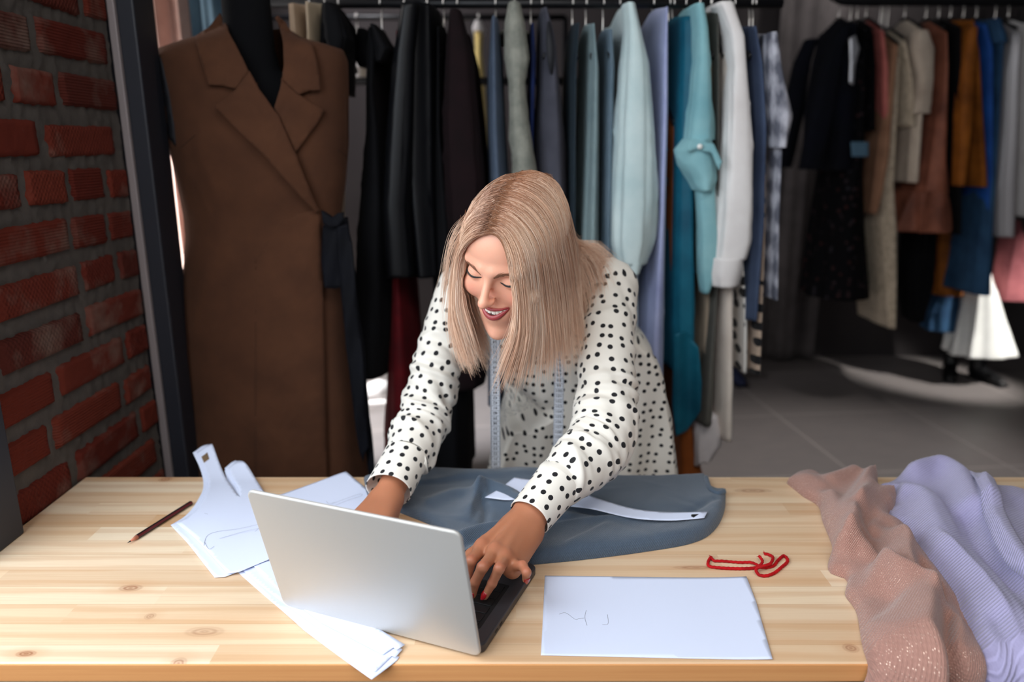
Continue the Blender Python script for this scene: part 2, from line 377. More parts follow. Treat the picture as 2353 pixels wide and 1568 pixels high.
# ================================================================== the person: body as one smooth surface
import openvdb
def _rot(y, p, r):
    cy, sy, cp, sp, cr, sr = math.cos(y), math.sin(y), math.cos(p), math.sin(p), math.cos(r), math.sin(r)
    return A([[cy, -sy, 0], [sy, cy, 0], [0, 0, 1.]]) @ A([[1, 0, 0], [0, cp, -sp], [0, sp, cp]]) @ A([[cr, 0, sr], [0, 1, 0], [-sr, 0, cr]])
HR = _rot(math.radians(-31), math.radians(26), math.radians(11)); HC = A([.004, 1.21, 1.264])
def HW(p): return np.asarray(p, float) @ HR.T + HC           # head space -> place
def HL(p): return (np.asarray(p, float) - HC) @ HR           # place -> head space
PR = []                                                      # primitives: kind, data, blend, sign, bounding centre, bounding radius
def cone(a, b, ra, rb, k=.02, sg=1):
    a, b = A(a, float), A(b, float); PR.append(('c', (a, b, ra, rb), k, sg, (a + b) / 2, np.linalg.norm(b - a) / 2 + max(ra, rb)))
def ell(c, r, k=.02, sg=1, R=np.eye(3)):
    c, r = A(c, float), A(r, float); PR.append(('e', (c, r, R), k, sg, c, r.max()))
def sd(kind, d, p):
    if kind == 'c':
        a, b, ra, rb = d; ab = b - a; t = np.clip(((p - a) @ ab) / (ab @ ab + 1e-12), 0, 1)
        return np.linalg.norm(p - a - t[:, None] * ab, axis=1) - (ra + (rb - ra) * t)
    c, r, R = d; q = (p - c) @ R; k0 = np.linalg.norm(q / r, axis=1); k1 = np.linalg.norm(q / (r * r), axis=1)
    return k0 * (k0 - 1) / (k1 + 1e-9)
def sdf(p, prims=None):
    d = np.full(len(p), 1.0)
    for kind, dat, k, sg, bc, br in (PR if prims is None else prims):
        e = sd(kind, dat, p)
        if sg > 0:
            h = np.clip(k - np.abs(d - e), 0, None) / k; d = np.minimum(d, e) - h * h * k * .25
        else:
            h = np.clip(k - np.abs(d + e), 0, None) / k; d = np.maximum(d, -e) + h * h * k * .25
    return d
def sdf_mesh(vox, B=12):
    lo = np.min([c - r for _, _, _, s, c, r in PR if s > 0], axis=0) - .02; hi = np.max([c + r for _, _, _, s, c, r in PR if s > 0], axis=0) + .02
    nb = np.ceil((hi - lo) / (vox * B)).astype(int); I = np.stack(np.meshgrid(*[np.arange(k) for k in nb], indexing='ij'), -1).reshape(-1, 3)
    cen = lo + (I + .5) * vox * B; rad = vox * B * .87; dc = sdf(cen); g = openvdb.FloatGrid(vox * 4)
    keep = np.abs(dc) < rad * 1.7 + .006
    ii = np.stack(np.meshgrid(*[np.arange(B)] * 3, indexing='ij'), -1).reshape(-1, 3)
    for i, c in zip(I[keep], cen[keep]):
        pr = [q for q in PR if np.linalg.norm(q[4] - c) < q[5] + rad + q[2] + 4 * vox]
        if not pr: continue
        d = sdf(lo + (i * B + ii) * vox, pr); d = np.clip(d, -vox * 4, vox * 4)
        g.copyFromArray(d.reshape(B, B, B).astype(np.float32), ijk=tuple(int(x) for x in i * B), tolerance=0.0)
    # inside blocks never visited: mark solid
    for i, c, d in zip(I[~keep], cen[~keep], dc[~keep]):
        if d < 0: g.fill(tuple(int(x) for x in i * B), tuple(int(x) for x in i * B + B - 1), -vox * 4, True)
    pts, quads = g.convertToQuads(0.0)
    return pts * vox + lo, quads[:, ::-1]
def onto(p, off=0.0, it=5):
    """moves points onto the body surface (plus an offset)"""
    p = A(p, float).reshape(-1, 3).copy()
    for _ in range(it):
        e = 5e-4; fp = PR[:n_face]; d = sdf(p, fp) - off; gr = nrm(np.stack([sdf(p + A(v) * e, fp) - sdf(p - A(v) * e, fp) for v in np.eye(3)], 1)); p -= gr * d[:, None]
    return p

# ---- head (head space: -y is where the face looks, +x her left)
def hell(c, r, k=.02, sg=1): ell(HW(c), r, k, sg, HR)
def hcone(a, b, ra, rb, k=.02, sg=1): cone(HW(a), HW(b), ra, rb, k, sg)
hell((0, .018, .040), (.071, .088, .076))
hell((0, -.026, -.018), (.059, .060, .078))
hell((0, -.040, .040), (.057, .046, .050))
for s in (-1, 1):
    hcone((s * .047, .006, -.058), (s * .015, -.064, -.110), .019, .013)
    hell((s * .040, -.060, -.035), (.022, .020, .021), .018)
    hcone((s * .010, -.083, .018), (s * .042, -.069, .020), .0085, .007, .012)
    
hell((0, -.077, -.115), (.016, .013, .013), .012)
hell((0, -.060, -.088), (.036, .026, .030), .015)
for s in (-1, 1): hell((s * .031, -.092, -.002), (.018, .012, .010), .012, -1)
for s in (-1, 1): hell((s * .031, -.0675, -.003), (.0160, .0150, .0140), .004)
hcone((0, -.083, .010), (0, -.1085, -.026), .0060, .0068, .011)
hell((0, -.1105, -.0300), (.0070, .0080, .0068), .007)
for s in (-1, 1):
    hell((s * .0086, -.0975, -.0325), (.0040, .0080, .0044), .010)
    hcone((s * .0180, -.0905, -.0400), (s * .0350, -.0790, -.0610), .0012, .0016, .010, -1)
    hell((s * .0055, -.1035, -.0385), (.0032, .0044, .0026), .003, -1)
hell((.002, -.074, -.066), (.030, .019, .022), .014)
MC = [(-.0215, -.080, -.0525), (-.0140, -.0875, -.0575), (-.006, -.0935, -.0618), (.003, -.0955, -.0630), (.012, -.0935, -.0618), (.020, -.0875, -.0570), (.0275, -.080, -.0515)]
for a, b, ra, rb in zip(MC[:-1], MC[1:], (.0015, .0050, .0068, .0072, .0068, .0050), (.0050, .0068, .0072, .0068, .0050, .0015)): hcone(a, b, ra, rb, .002, -1)
n_face = len(PR)
for s in (-1, 1): hell((s * .0625, .016, -.004), (.008, .014, .024), .006)
# ---- neck, trunk, arms, legs
NB = A([.040, 1.455, 1.165]); SHL = A([.186, 1.425, 1.155]); SHR = A([-.104, 1.455, 1.140])
cone(HW((0, .022, -.055)), NB, .044, .046, .03)
spine = spline([NB + A([0, .01, -.01]), (.058, 1.54, 1.09), (.115, 1.67, .99), (.170, 1.79, .90)], 6)
for a, b, w in zip(spine[:-1], spine[1:], (.046, .056, .058, .060, .075)):
    for s in (-.062, .062): cone(a + A([s, 0, 0]), b + A([s, 0, 0]), w, w, .05)
for S_ in (SHL, SHR): cone(NB + A([0, .02, -.02]), S_, .036, .034, .03)
ELL, WRL = A([.150, 1.215, .945]), A([.0144, 1.0354, .862])
ELR, WRR = A([-.160, 1.335, .930]), A([-.2150, 1.160, .846])
cone(SHL, ELL, .035, .030, .03); cone(ELL, ELL + (WRL - ELL) * .35, .030, .031, .02); cone(ELL + (WRL - ELL) * .35, WRL, .031, .0240, .02)
cone(SHR, ELR, .032, .026, .03); cone(ELR, ELR + (WRR - ELR) * .35, .026, .027, .02); cone(ELR + (WRR - ELR) * .35, WRR, .027, .0240, .02)
for s in (-1, 1):
    hip = A([.172 + s * .075, 1.79, .88]); kn = A([.172 + s * .085, 1.76, .47]); an = A([.172 + s * .09, 1.80, .085])
    cone(hip, kn, .092, .056, .04); cone(kn, kn + (an - kn) * .35, .054, .055, .03); cone(kn + (an - kn) * .35, an, .054, .036, .03)
    cone(an + A([0, .01, -.045]), an + A([0, -.15, -.062]), .036, .022, .03)
# ---- her left hand typing: joints found along the sight lines with anatomical segment lengths
def reach(prev, px, py, L, near=True):
    o = A([0, 0, CZ]); d = nrm(P(px, py, Y=1.0) - o); b = (prev - o) @ d; c_ = (prev - o) @ (prev - o) - L * L; D = b * b - c_
    return o + d * (b - math.sqrt(D) if near else b + math.sqrt(D)) if D > 0 else prev + nrm(o + d * b - prev) * L
HAND = {}
for f, m, mz, seq in (('index', (1106, 1262), .864, [((1082, 1290), .042, 1), ((1074, 1322), .024, 0), ((1068, 1349), .021, 0)]),
                      ('middle', (1137, 1271), .868, [((1109, 1304), .045, 1), ((1092, 1338), .028, 0), ((1086, 1368), .023, 0)]),
                      ('ring', (1160, 1284), .862, [((1147, 1307), .040, 1), ((1131, 1341), .026, 0), ((1114, 1371), .023, 0)]),
                      ('pinky', (1172, 1301), .850, [((1201, 1301), .030, 1), ((1210, 1316), .017, 1), ((1208, 1332), .015, 0)])):
    p = P(*m, Z=mz); ch = [p]
    for (q, L, nr) in seq: p = reach(p, *q, L, nr); ch.append(p)
    HAND[f] = ch
WL2 = WRL + A([.004, .004, .002])
across = nrm(HAND['pinky'][0] - HAND['index'][0])
for f, w, o in (('index', .0125, -.016), ('middle', .0125, -.004), ('ring', .012, .008), ('pinky', .0115, .018)):
    cone(WL2 + across * o, HAND[f][0] + A([0, 0, -.003]), .0150, w, .012)
for f, rr in (('index', (.0090, .0076, .0066, .0052)), ('middle', (.0092, .0078, .0068, .0052)), ('ring', (.0088, .0073, .0064, .0051)), ('pinky', (.0083, .0070, .0063, .0050))):
    c4 = HAND[f]
    for i in range(3): cone(c4[i], c4[i + 1], rr[i], rr[i + 1], .006 if i == 0 else .003)
for f, o in (('index', -.010), ('middle', -.003), ('ring', .004), ('pinky', .011)): cone(WL2 + across * o + A([0, .004, .0135]), HAND[f][0] + A([0, .006, .0085]), .0028, .0042, .010)
for o in (-.011, .008): ell(WL2 + across * (o * 1.6) + A([.012, .016, .012]), (.011, .011, .0095), .012)
# knuckles and thumb (thumb lies on her right, behind the laptop lid)
for f in HAND: ell(HAND[f][0] + A([0, 0, .0030]), (.0080, .0080, .0068), .010)
t0 = WL2 - across * .017 + A([-.008, -.012, -.010]); t1 = t0 + A([-.034, -.020, -.012]); t2 = t1 + A([-.022, -.022, -.008]); t3 = t2 + A([-.012, -.018, -.003])
cone(t0, t1, .0155, .0125, .012); cone(t1, t2, .0115, .0100, .006); cone(t2, t3, .0100, .0075, .004); HAND['thumb'] = [t0, t1, t2, t3]
cone(WL2 + across * .016 + A([0, -.01, -.006]), HAND['pinky'][0] + A([.004, .008, -.012]), .013, .012, .012)
# ---- her right hand, resting behind the laptop lid
HANDR = {}
fd = nrm(A([-.16, -.98, -.06])); sd_ = A([.98, -.16, 0.]); wr = WRR
for i, (f, L, o) in enumerate((('thumb', .0, .018), ('index', .080, .026), ('middle', .084, .008), ('ring', .080, -.010), ('pinky', .072, -.026))):
    if f == 'thumb':
        a = wr + sd_ * .014 + fd * .026 + A([0, 0, -.010]); c4 = [a, a + fd * .034 + sd_ * .014 + A([0, 0, -.010]), a + fd * .060 + sd_ * .018 + A([0, 0, -.014]), a + fd * .080 + sd_ * .016 + A([0, 0, -.016])]
        cone(wr + sd_ * .008, a, .0165, .0150, .012); rr = (.0150, .0115, .0098, .0075)
    else:
        m = wr + fd * L + sd_ * o + A([0, 0, .004]); sp = nrm(fd + sd_ * o * 3.5); q = .9 if f == 'pinky' else 1
        c4 = [m, m + sp * .036 * q + A([0, 0, .004]), m + sp * .056 * q + A([0, 0, -.013]), m + sp * .066 * q + A([0, 0, -.026])]
        cone(wr + sd_ * o * .55, m, .0155, .0118, .012); rr = (.0100, .0090, .0080, .0062)
    for j in range(3): cone(c4[j], c4[j + 1], rr[j], rr[j + 1], .004)
    HANDR[f] = c4

def skin_material():
    t = NT('skin'); v = t.coord('Object'); n = t.noise(v, 26, 4, .6); n2 = t.noise(v, 420, 2, .5)
    tan = t.a('Attribute', _attribute_name='tan').outputs['Fac']; blush = t.a('Attribute', _attribute_name='blush').outputs['Fac']
    c = t.mix(tan, lin(234, 174, 146), lin(188, 126, 94)); c = t.mix(t.math('MULTIPLY', n, .35), c, t.mix(tan, lin(222, 150, 126), lin(166, 98, 70)))
    c = t.mix(t.math('MULTIPLY', blush, .32), c, lin(216, 116, 100))
    t.P(Base__Color=c, Roughness=.42, Specular__IOR__Level=.42, Subsurface__Weight=.18, Subsurface__Scale=.010)
    t.set(t.b, 'Subsurface Radius', (1.0, .35, .2)); t.set(t.b, 'Normal', t.bump(n2, .10, .0006)); return t.m
SKIN = skin_material()
V, Q = sdf_mesh(VOX)
hl = HL(V); tanv = np.clip((1.05 - V[:, 2]) / .1, 0, 1)
blush = np.exp(-((np.abs(hl[:, 0]) - .038) / .016) ** 2 - ((hl[:, 2] + .032) / .016) ** 2) * (hl[:, 1] < -.03) + .8 * np.exp(-(hl[:, 0] / .010) ** 2 - ((hl[:, 2] + .034) / .010) ** 2) * (hl[:, 1] < -.09)
kn = np.zeros(len(V))
for f in ('index', 'middle', 'ring', 'pinky'):
    for j in (0, 1, 2): kn = np.maximum(kn, .8 * np.exp(-(np.linalg.norm(V - HAND[f][j] - A([0, 0, .006]), axis=1) / .008) ** 2))
person = mk('person', V, Q, SKIN, loc=(.172, 1.79, 0), attr={'tan': tanv, 'blush': np.clip(blush + kn, 0, 1)})
tag(person, 'smiling blonde woman in a polka dot dress bending over the table to type', 'person')

# ---- face details
def hmk(name, V, Fc, mat, **k): return mk(name, HW(V), Fc, mat, person, **k)
LIP = plain('lipstick', lin(160, 64, 66), .36, 0, .5); TEETH = plain('tooth_enamel', lin(242, 236, 224), .25, 0, .5); MOUTH = plain('mouth_inside', lin(70, 22, 22), .7)
DARK = plain('dark_lash', lin(24, 18, 16), .6); BROW = plain('brow_hair', lin(138, 92, 68), .75); LIDC = plain('lid_crease', lin(186, 128, 106), .6); EYEW = plain('eye_white', lin(225, 220, 214), .2); IRIS = plain('iris', lin(40, 46, 44), .15)
mx = lambda q: A(q, float) * A([.90, 1, 1]) + A([.0030, 0, 0])                # the smile pulls a little to her left
up = spline(mx([(-.0280, -.0800, -.0520), (-.019, -.0890, -.0505), (-.008, -.0945, -.0500), (0, -.0950, -.0506), (.008, -.0945, -.0500), (.019, -.0890, -.0498), (.0290, -.0800, -.0500)]), 41)
lo = spline(mx([(-.0280, -.0800, -.0525), (-.020, -.0875, -.0595), (-.010, -.0928, -.0660), (0, -.0944, -.0682), (.010, -.0928, -.0660), (.020, -.0875, -.0590), (.0290, -.0800, -.0510)]), 41)
bell = np.sin(np.linspace(0, np.pi, 41)) ** .7
hmk('lip', *sweep(up, .0007 + .0015 * bell, .0007 + .0022 * bell, 12, up=(0, 0, 1)), LIP, label='thin upper lip')
hmk('lip', *sweep(lo, .0008 + .0036 * bell, .0008 + .0046 * bell, 12, up=(0, 0, 1)), LIP, label='full lower lip')
tv = []
for i, (x, w, h) in enumerate([(-.0215, .0058, .0072), (-.0160, .0060, .0092), (-.0105, .0062, .0098), (-.0041, .0080, .0108), (.0041, .0080, .0108), (.0105, .0062, .0098), (.0160, .0060, .0092), (.0215, .0058, .0072)]):
    x = x * .92 + .003; y = -.0915 + ((x - .003) / .03) ** 2 * .0175; an = math.atan2(2 * (x - .003) * .0175 / .0009, 1)
    R_ = A([[math.cos(an), -math.sin(an), 0], [math.sin(an), math.cos(an), 0], [0, 0, 1]])
    tv.append(box((x, y, -.0535 - h / 2 + ((x - .003) / .03) ** 2 * .004), (w * .96, .005, h), .0017, 3, R_))
hmk('teeth', *join(*tv), TEETH)
hmk('mouth_lining', *sweep(A(MC) + A([0, .0075, -.001]), [.001, .005, .007, .0075, .007, .005, .001], None, 12), MOUTH)
for s in (-1, 1):
    ln = spline([(s * .0165, -.0800, -.0030), (s * .0235, -.0832, -.0044), (s * .0310, -.0836, -.0042), (s * .0390, -.0800, -.0022), (s * .0475, -.0730, .0010)], 22)
    lw = HL(onto(HW(ln), .0002)); par = [sweep(lw, .0005 + .0012 * np.sin(np.linspace(.1, 2.7, 22)) ** .8, None, 6)]
    r_ = np.random.default_rng(3)
    for t_ in np.linspace(.10, 1, 38):
        q = lw[int(t_ * 21)]; d = nrm(A([s * (t_ - .45) * .9, -.75, -.55])); L = .0018 + .0022 * t_ ** 1.5
        par.append(sweep(spline([q, q + d * L * .55 + A([0, 0, -.0004]), q + d * L + A([0, 0, .0010])], 5), np.linspace(.00055, .0002, 5), None, 4))
    hmk('eyelash', *join(*par), DARK)
    cr = spline([(s * .0185, -.0815, .0015), (s * .0260, -.0845, .0050), (s * .0340, -.0840, .0055), (s * .0425, -.0770, .0035)], 16)
    hmk('eyelid_crease', *sweep(HL(onto(HW(cr), -.0005)), .00055, None, 6), LIDC)
    ew = spline([(s * .0190, -.0800, -.0044), (s * .0260, -.0826, -.0062), (s * .0330, -.0826, -.0060), (s * .0410, -.0780, -.0034)], 14)
    hmk('eye_white', *sweep(HL(onto(HW(ew), .0001)), .0006 * np.sin(np.linspace(.2, np.pi - .2, 14)), None, 8), EYEW)
    par = []
    bl = spline([(s * .0105, -.0880, .0125), (s * .0220, -.0880, .0172), (s * .0340, -.0840, .0188), (s * .0420, -.0760, .0172), (s * .0500, -.0640, .0125)], 60)
    for i in range(320):
        t_ = r_.random(); j = min(58, int(t_ * 59)); wd = .0032 * (1 - .6 * t_) * (1 if t_ > .1 else .7)
        q = bl[j] + A([0, 0, r_.normal(0, wd * .5)]); d = nrm(bl[j + 1] - bl[j]) * .006 + A([0, 0, .0022 * (1 - 2 * t_ * .8)])
        par.append(np.stack([q, q + d * .5, q + d]))
    st = HL(onto(HW(np.concatenate(par)), .0005)).reshape(-1, 3, 3)
    hmk('eyebrow', *join(*[sweep(q, [.00030, .00028, .00008], None, 3, caps=False) for q in st]), BROW)
NAIL = plain('red_nail_polish', lin(168, 14, 24), .12, 0, .6, Coat__Weight=.8)
def nail(c4, r, up_, L=.013, w=.0048):
    a, b = c4[2], c4[3]; d = nrm(b - a); n = nrm(up_ - d * (A(up_) @ d)); sx = np.cross(d, n); rows = []
    for t_ in np.linspace(0, 1, 10):
        ww = w * (1 - .62 * max(0, t_ - .45) ** 1.5 / .41) * (.8 + .2 * min(1, t_ / .25)); row = []
        for k in np.linspace(-1, 1, 9):
            row.append(b - d * .0075 + d * L * t_ + sx * ww * k + n * (r * .98 - .0019 * k * k - .0025 * max(0, t_ - .5) ** 2))
        rows.append(row)
    return solid(*loft(rows, wrap=False), -.0007)
for f, upv in (('middle', (0, -.35, .93)), ('ring', (-.1, -.45, .9)), ('pinky', (.25, -.75, .6)), ('index', (0, -.35, .93)), ('thumb', (0, -.2, 1))):
    mk('fingernail', *nail(HAND[f], .0054 if f != 'pinky' else .0062, A(upv), .0125 if f != 'pinky' else .0105, .0047 if f != 'pinky' else .0040), NAIL, person)
    mk('fingernail', *nail(HANDR[f], .0064, A((0, -.2, 1)), .0125, .0046), NAIL, person)

# ================================================================== dress, with dotted cloth
def polka_material(name, ground, dot=(.006, .006, .008), cell=.0222, rad=.205):
    t = NT(name); uv = t.coord('UV')
    v = t.a('TexVoronoi', _voronoi_dimensions='2D', _feature='F1', Vector=uv, Scale=1 / cell, Randomness=.55)
    n = t.noise(uv, 900, 1); n2 = t.noise(t.coord('Object'), 30, 3)
    m = t.math('LESS_THAN', v.outputs['Distance'], rad)
    t.P(Base__Color=t.mix(m, ground, dot), Roughness=.62, Specular__IOR__Level=.3, Sheen__Weight=.15)
    t.set(t.b, 'Normal', t.bump(t.math('ADD', t.math('MULTIPLY', n, .15), n2), .12, .004)); return t.m
DOT = polka_material('white_polka_dot_cloth', lin(238, 232, 221))
SX = A([1., .08, 0])
path = spline([(.036, 1.405, 1.200), (.040, 1.440, 1.185), (.048, 1.485, 1.150), (.066, 1.555, 1.085), (.105, 1.650, 1.005), (.150, 1.745, .930), (.172, 1.79, .840), (.174, 1.80, .660), (.174, 1.80, .28)], 130)
kk = np.linspace(0, 1, 130); key = [0, .03, .10, .22, .36, .50, .60, .78, 1]
wx = np.interp(kk, key, [.058, .085, .140, .160, .172, .192, .215, .250, .300]); wy = np.interp(kk, key, [.052, .062, .075, .098, .098, .112, .130, .165, .215])
tg = nrm(np.gradient(path, axis=0)); sd3 = nrm(SX - tg * (tg @ SX)[:, None]); nn = np.cross(tg, sd3)
th = np.linspace(0, 2 * np.pi, 193); skirt = np.clip((kk - .42) / .5, 0, 1)[:, None]; s_len = np.r_[0, np.cumsum(np.linalg.norm(np.diff(path, axis=0), axis=1))][:, None]
ff = fold_field(5, 60, (1.1, .55), .007, .09, .012, 1.45, .5)
pl = skirt * (.012 * np.sin(13 * th + .6 * np.sin(3 * th)) + .006 * np.sin(29 * th + 1.3)) + ff(th[None, :] * .17, s_len) * (kk[:, None] > .04)
cth, sth = np.cos(th), np.sin(th); pw = lambda v: np.sign(v) * np.abs(v) ** .85
DV = path[:, None] + sd3[:, None] * ((wx[:, None] + pl) * pw(cth))[..., None] + nn[:, None] * ((wy[:, None] + pl) * pw(sth))[..., None]
# the loose front hangs straight down from the bust instead of following the bent back
hangY = 1.455 + np.clip(1.06 - DV[..., 2], 0, 1) * .26 + .008 * np.sin(DV[..., 0] * 62 + 1) * np.clip((1.0 - DV[..., 2]) / .2, 0, 1)
fw = np.clip((path[:, None, 1] - DV[..., 1]) / (wy[:, None] * .55), 0, 1); fw = fw * fw * (3 - 2 * fw) * np.clip((1.12 - DV[..., 2]) / .08, 0, 1)
DV[..., 1] = DV[..., 1] * (1 - fw) + np.minimum(DV[..., 1], hangY) * fw
side_uv = np.stack(np.broadcast_arrays(th[None, :] * (.5 * (wx + wy))[:, None], s_len), -1); front_uv = np.stack([DV[..., 0] * 1.05, 1.2 - DV[..., 2]], -1)
fm = np.clip((fw - .40) / .12, 0, 1)[..., None]; duv = (side_uv * (1 - fm) + front_uv * fm).reshape(-1, 2)
dv, df = loft(DV, wrap=False)
dress = mk('dress', dv, df, DOT, person, uv=duv, label='white dress with small black dots')
def sleeve(name, pts, radii, seed, squash=1.0, n=97, m=150, amp=.006, elbow=None, cuff_from=.82):
    p = spline(pts, m); k = np.linspace(0, 1, m); r = np.interp(k, np.linspace(0, 1, len(radii)), radii)
    t, u, b = frames(p, (0, 0, 1.)); th = np.linspace(0, 2 * np.pi, n); s = np.r_[0, np.cumsum(np.linalg.norm(np.diff(p, axis=0), axis=1))][:, None]; Ls = s[-1, 0]
    f1 = fold_field(seed, 46, (.30, Ls), amp * 1.1, .065, .0085, .55, .40); f2 = fold_field(seed + 1, 26, (.30, Ls * .25), amp * .9, .035, .006, .1, .3)
    d = f1(th[None, :] * .048, s, .30) + f2(th[None, :] * .048, s - Ls * .62, .30)
    if elbow: d = d + .005 * np.exp(-((s / Ls - elbow) / .05) ** 2) * np.sin(s * 260 + 2 * np.sin(th)) * (.5 + .5 * np.cos(th - 2.4))
    d = d * np.clip((Ls - s) / .02, 0, 1)
    V = p[:, None] + b[:, None] * ((r[:, None] + d) * np.cos(th))[..., None] + u[:, None] * ((r[:, None] * squash + d) * np.sin(th))[..., None]
    uv = np.stack(np.broadcast_arrays(th[None, :] * .048, s + .011), -1).reshape(-1, 2)
    o = mk(name, *loft(V, wrap=False), DOT, dress, uv=uv); return o, p, t, u, b
def cuff(p0, p1, r0, r1, n=97, m=26, flare=None):
    p = spline([p0, p1], m); t, u, b = frames(p, (0, 0, 1.)); th = np.linspace(0, 2 * np.pi, n); r = np.linspace(r0, r1, m)
    rows_o = []; rows = []
    for th_off in (0.0, -.0016):
        R_ = r[:, None] + th_off + .0012 * np.sin(3 * th + 1) * np.linspace(0, 1, m)[:, None]
        if flare is not None: R_ = R_ + flare(th)[None, :] * (np.linspace(0, 1, m)[:, None] ** 1.5)
        rows.append(p[:, None] + b[:, None] * (R_ * np.cos(th))[..., None] + u[:, None] * (R_ * np.sin(th) * .92)[..., None])
    al = np.concatenate([rows[0], rows[1][::-1]]); sv = np.r_[np.linspace(0, 1, m), np.linspace(1, 0, m)] * np.linalg.norm(A(p1) - A(p0))
    uv = np.stack(np.broadcast_arrays(th[None, :] * .040, sv[:, None]), -1).reshape(-1, 2)
    return mk('cuff', *loft(al, wrap=False), DOT, dress, uv=uv)
fl = nrm(ELL - WRL); fr = nrm(ELR - WRR)
cl0, cl1 = WRL + fl * .096 + A([.002, 0, .002]), WRL + fl * .022 + A([.001, 0, .001])
sleeve('sleeve', [SHL + A([-.085, .045, .018]), SHL + A([-.02, .014, .010]), SHL + A([.006, .002, .000]), (SHL + ELL) / 2 + A([.006, 0, 0]), ELL + A([.006, .004, -.004]), ELL * .5 + WRL * .5 + A([.004, 0, -.003]), cl0, cl0 - fl * .016], [.046, .050, .050, .049, .050, .053, .056, .057, .054, .047, .034], 21, elbow=.56)
cuff(cl0 + fl * .004, cl1, .0405, .0355)
cr0, cr1 = WRR + fr * .092 + A([0, 0, .004]), WRR + fr * .020 + A([0, 0, .004])
sleeve('sleeve', [SHR + A([.085, .04, .018]), SHR + A([.02, .012, .010]), SHR + A([-.004, .002, .000]), (SHR + ELR) / 2 + A([-.008, 0, 0]), ELR + A([-.008, .004, -.002]), ELR * .5 + WRR * .5, cr0, cr0 - fr * .016], [.044, .047, .046, .045, .045, .047, .049, .050, .048, .044, .034], 33, elbow=.54)
cuff(cr0 + fr * .004, cr1, .0415, .0400, flare=lambda th: .016 * np.clip(np.cos(th + .9), 0, 1) ** 2)
# collar band and two soft collar points at the neck
cp = []
for a in np.linspace(-2.2, 2.2, 40):
    q = A([.037 + .060 * math.sin(a), 1.425 - .052 * math.cos(a), 1.200 + .012 * math.cos(a) - .02]); o = nrm(A([math.sin(a), -math.cos(a), .0]))
    w = .034 + .016 * math.exp(-((abs(a) - .5) / .35) ** 2)
    cp.append([q + A([0, 0, .016]), q + o * .006 + A([0, 0, .018]), q + o * (.006 + w * .35) + A([0, 0, .002]), q + o * (.004 + w * .55) + A([0, 0, -w * .75])])
cuv = np.stack(np.meshgrid([0, .01, .03, .05], np.linspace(0, .25, 40)), -1).reshape(-1, 2)
mk('collar', *loft(cp, wrap=False), DOT, dress, uv=cuv)

# ================================================================== hair
HEADP = PR[:n_face]
def on_head(px, py, off=.008):
    o = A([0, 0, CZ]); d = nrm(P(px, py, Y=1.0) - o); t_ = .95
    best = (9, t_)
    for _ in range(160):
        e = sdf((o + d * t_)[None], HEADP)[0] - off
        if e < best[0]: best = (e, t_)
        if e < .0003: break
        t_ += max(e, .0006)
        if t_ > 1.6: t_ = best[1]; break
    return o + d * t_
N = None
def guide(pts):
    out = []
    for i, q in enumerate(pts):
        if q[2] is None: out.append(on_head(q[0], q[1], .003 if i == 0 else .008))
        elif q[2] == 'L': out.append(onto(HW(q[3]), .004 if i == 0 else .010)[0])
        else: out.append(P(q[0], q[1], Y=q[2]))
    return spline(out, 34)
N = None
right = [guide(g) for g in (
    [(1126, 536, N), (1146, 543, N), (1163, 580, N), (1174, 640, 1.118), (1184, 710, 1.118), (1178, 780, 1.122), (1152, 850, 1.130), (1128, 905, 1.14)],
    [(1132, 510, N), (1168, 530, N), (1196, 590, N), (1208, 680, 1.130), (1212, 770, 1.130), (1196, 850, 1.135), (1180, 915, 1.145)],
    [(1140, 485, N), (1192, 512, N), (1230, 590, N), (1242, 690, 1.160), (1246, 790, 1.160), (1236, 895, 1.165)],
    [(1150, 460, N), (1218, 495, N), (1258, 590, N), (1272, 700, 1.200), (1278, 800, 1.205), (1280, 880, 1.21)],
    [(1162, 436, N), (1240, 468, N), (1282, 570, N), (1300, 690, 1.245), (1308, 790, 1.25), (1318, 865, 1.25)],
    [(1174, 416, N), (1256, 440, N), (1300, 540, N), (1320, 670, 1.28), (1328, 770, 1.29), (1342, 840, 1.30)],
    [(1186, 404, N), (1262, 416, N), (1305, 500, N), (1328, 630, 1.32), (1334, 740, 1.33), (1350, 815, 1.33)],
    [(1196, 400, N), (1266, 406, N), (1306, 470, N), (1330, 600, 1.345), (1338, 720, 1.36), (1352, 800, 1.36)])]
left = [guide(g) for g in (
    [(1122, 536, N), (1086, 548, N), (1055, 586, N), (1044, 640, 1.180), (1043, 720, 1.185), (1068, 800, 1.19), (1092, 868, 1.20)],
    [(1124, 512, N), (1084, 526, N), (1050, 578, N), (1040, 660, 1.200), (1040, 750, 1.205), (1060, 820, 1.205), (1080, 872, 1.21)],
    [(1132, 485, N), (1086, 502, N), (1054, 560, N), (1041, 650, 1.215), (1037, 745, 1.22), (1048, 815, 1.22), (1066, 862, 1.225)],
    [(1146, 455, N), (1096, 476, N), (1060, 530, N), (1040, 620, 1.245), (1032, 720, 1.25), (1038, 790, 1.25), (1052, 842, 1.25)],
    [(1164, 425, N), (1112, 446, N), (1070, 500, N), (1042, 600, 1.28), (1034, 700, 1.29), (1052, 790, 1.29), (1090, 860, 1.285)],
    [(1180, 406, N), (1130, 422, N), (1080, 480, N), (1052, 590, 1.30), (1062, 700, 1.30), (1092, 790, 1.29), (1122, 856, 1.28)],
    [(1192, 399, N), (1150, 408, N), (1098, 452, N), (1064, 560, 1.33), (1066, 680, 1.34), (1090, 780, 1.33), (1112, 850, 1.32)])]
def lg(*q): return [(0, 0, 'L', x) for x in q]
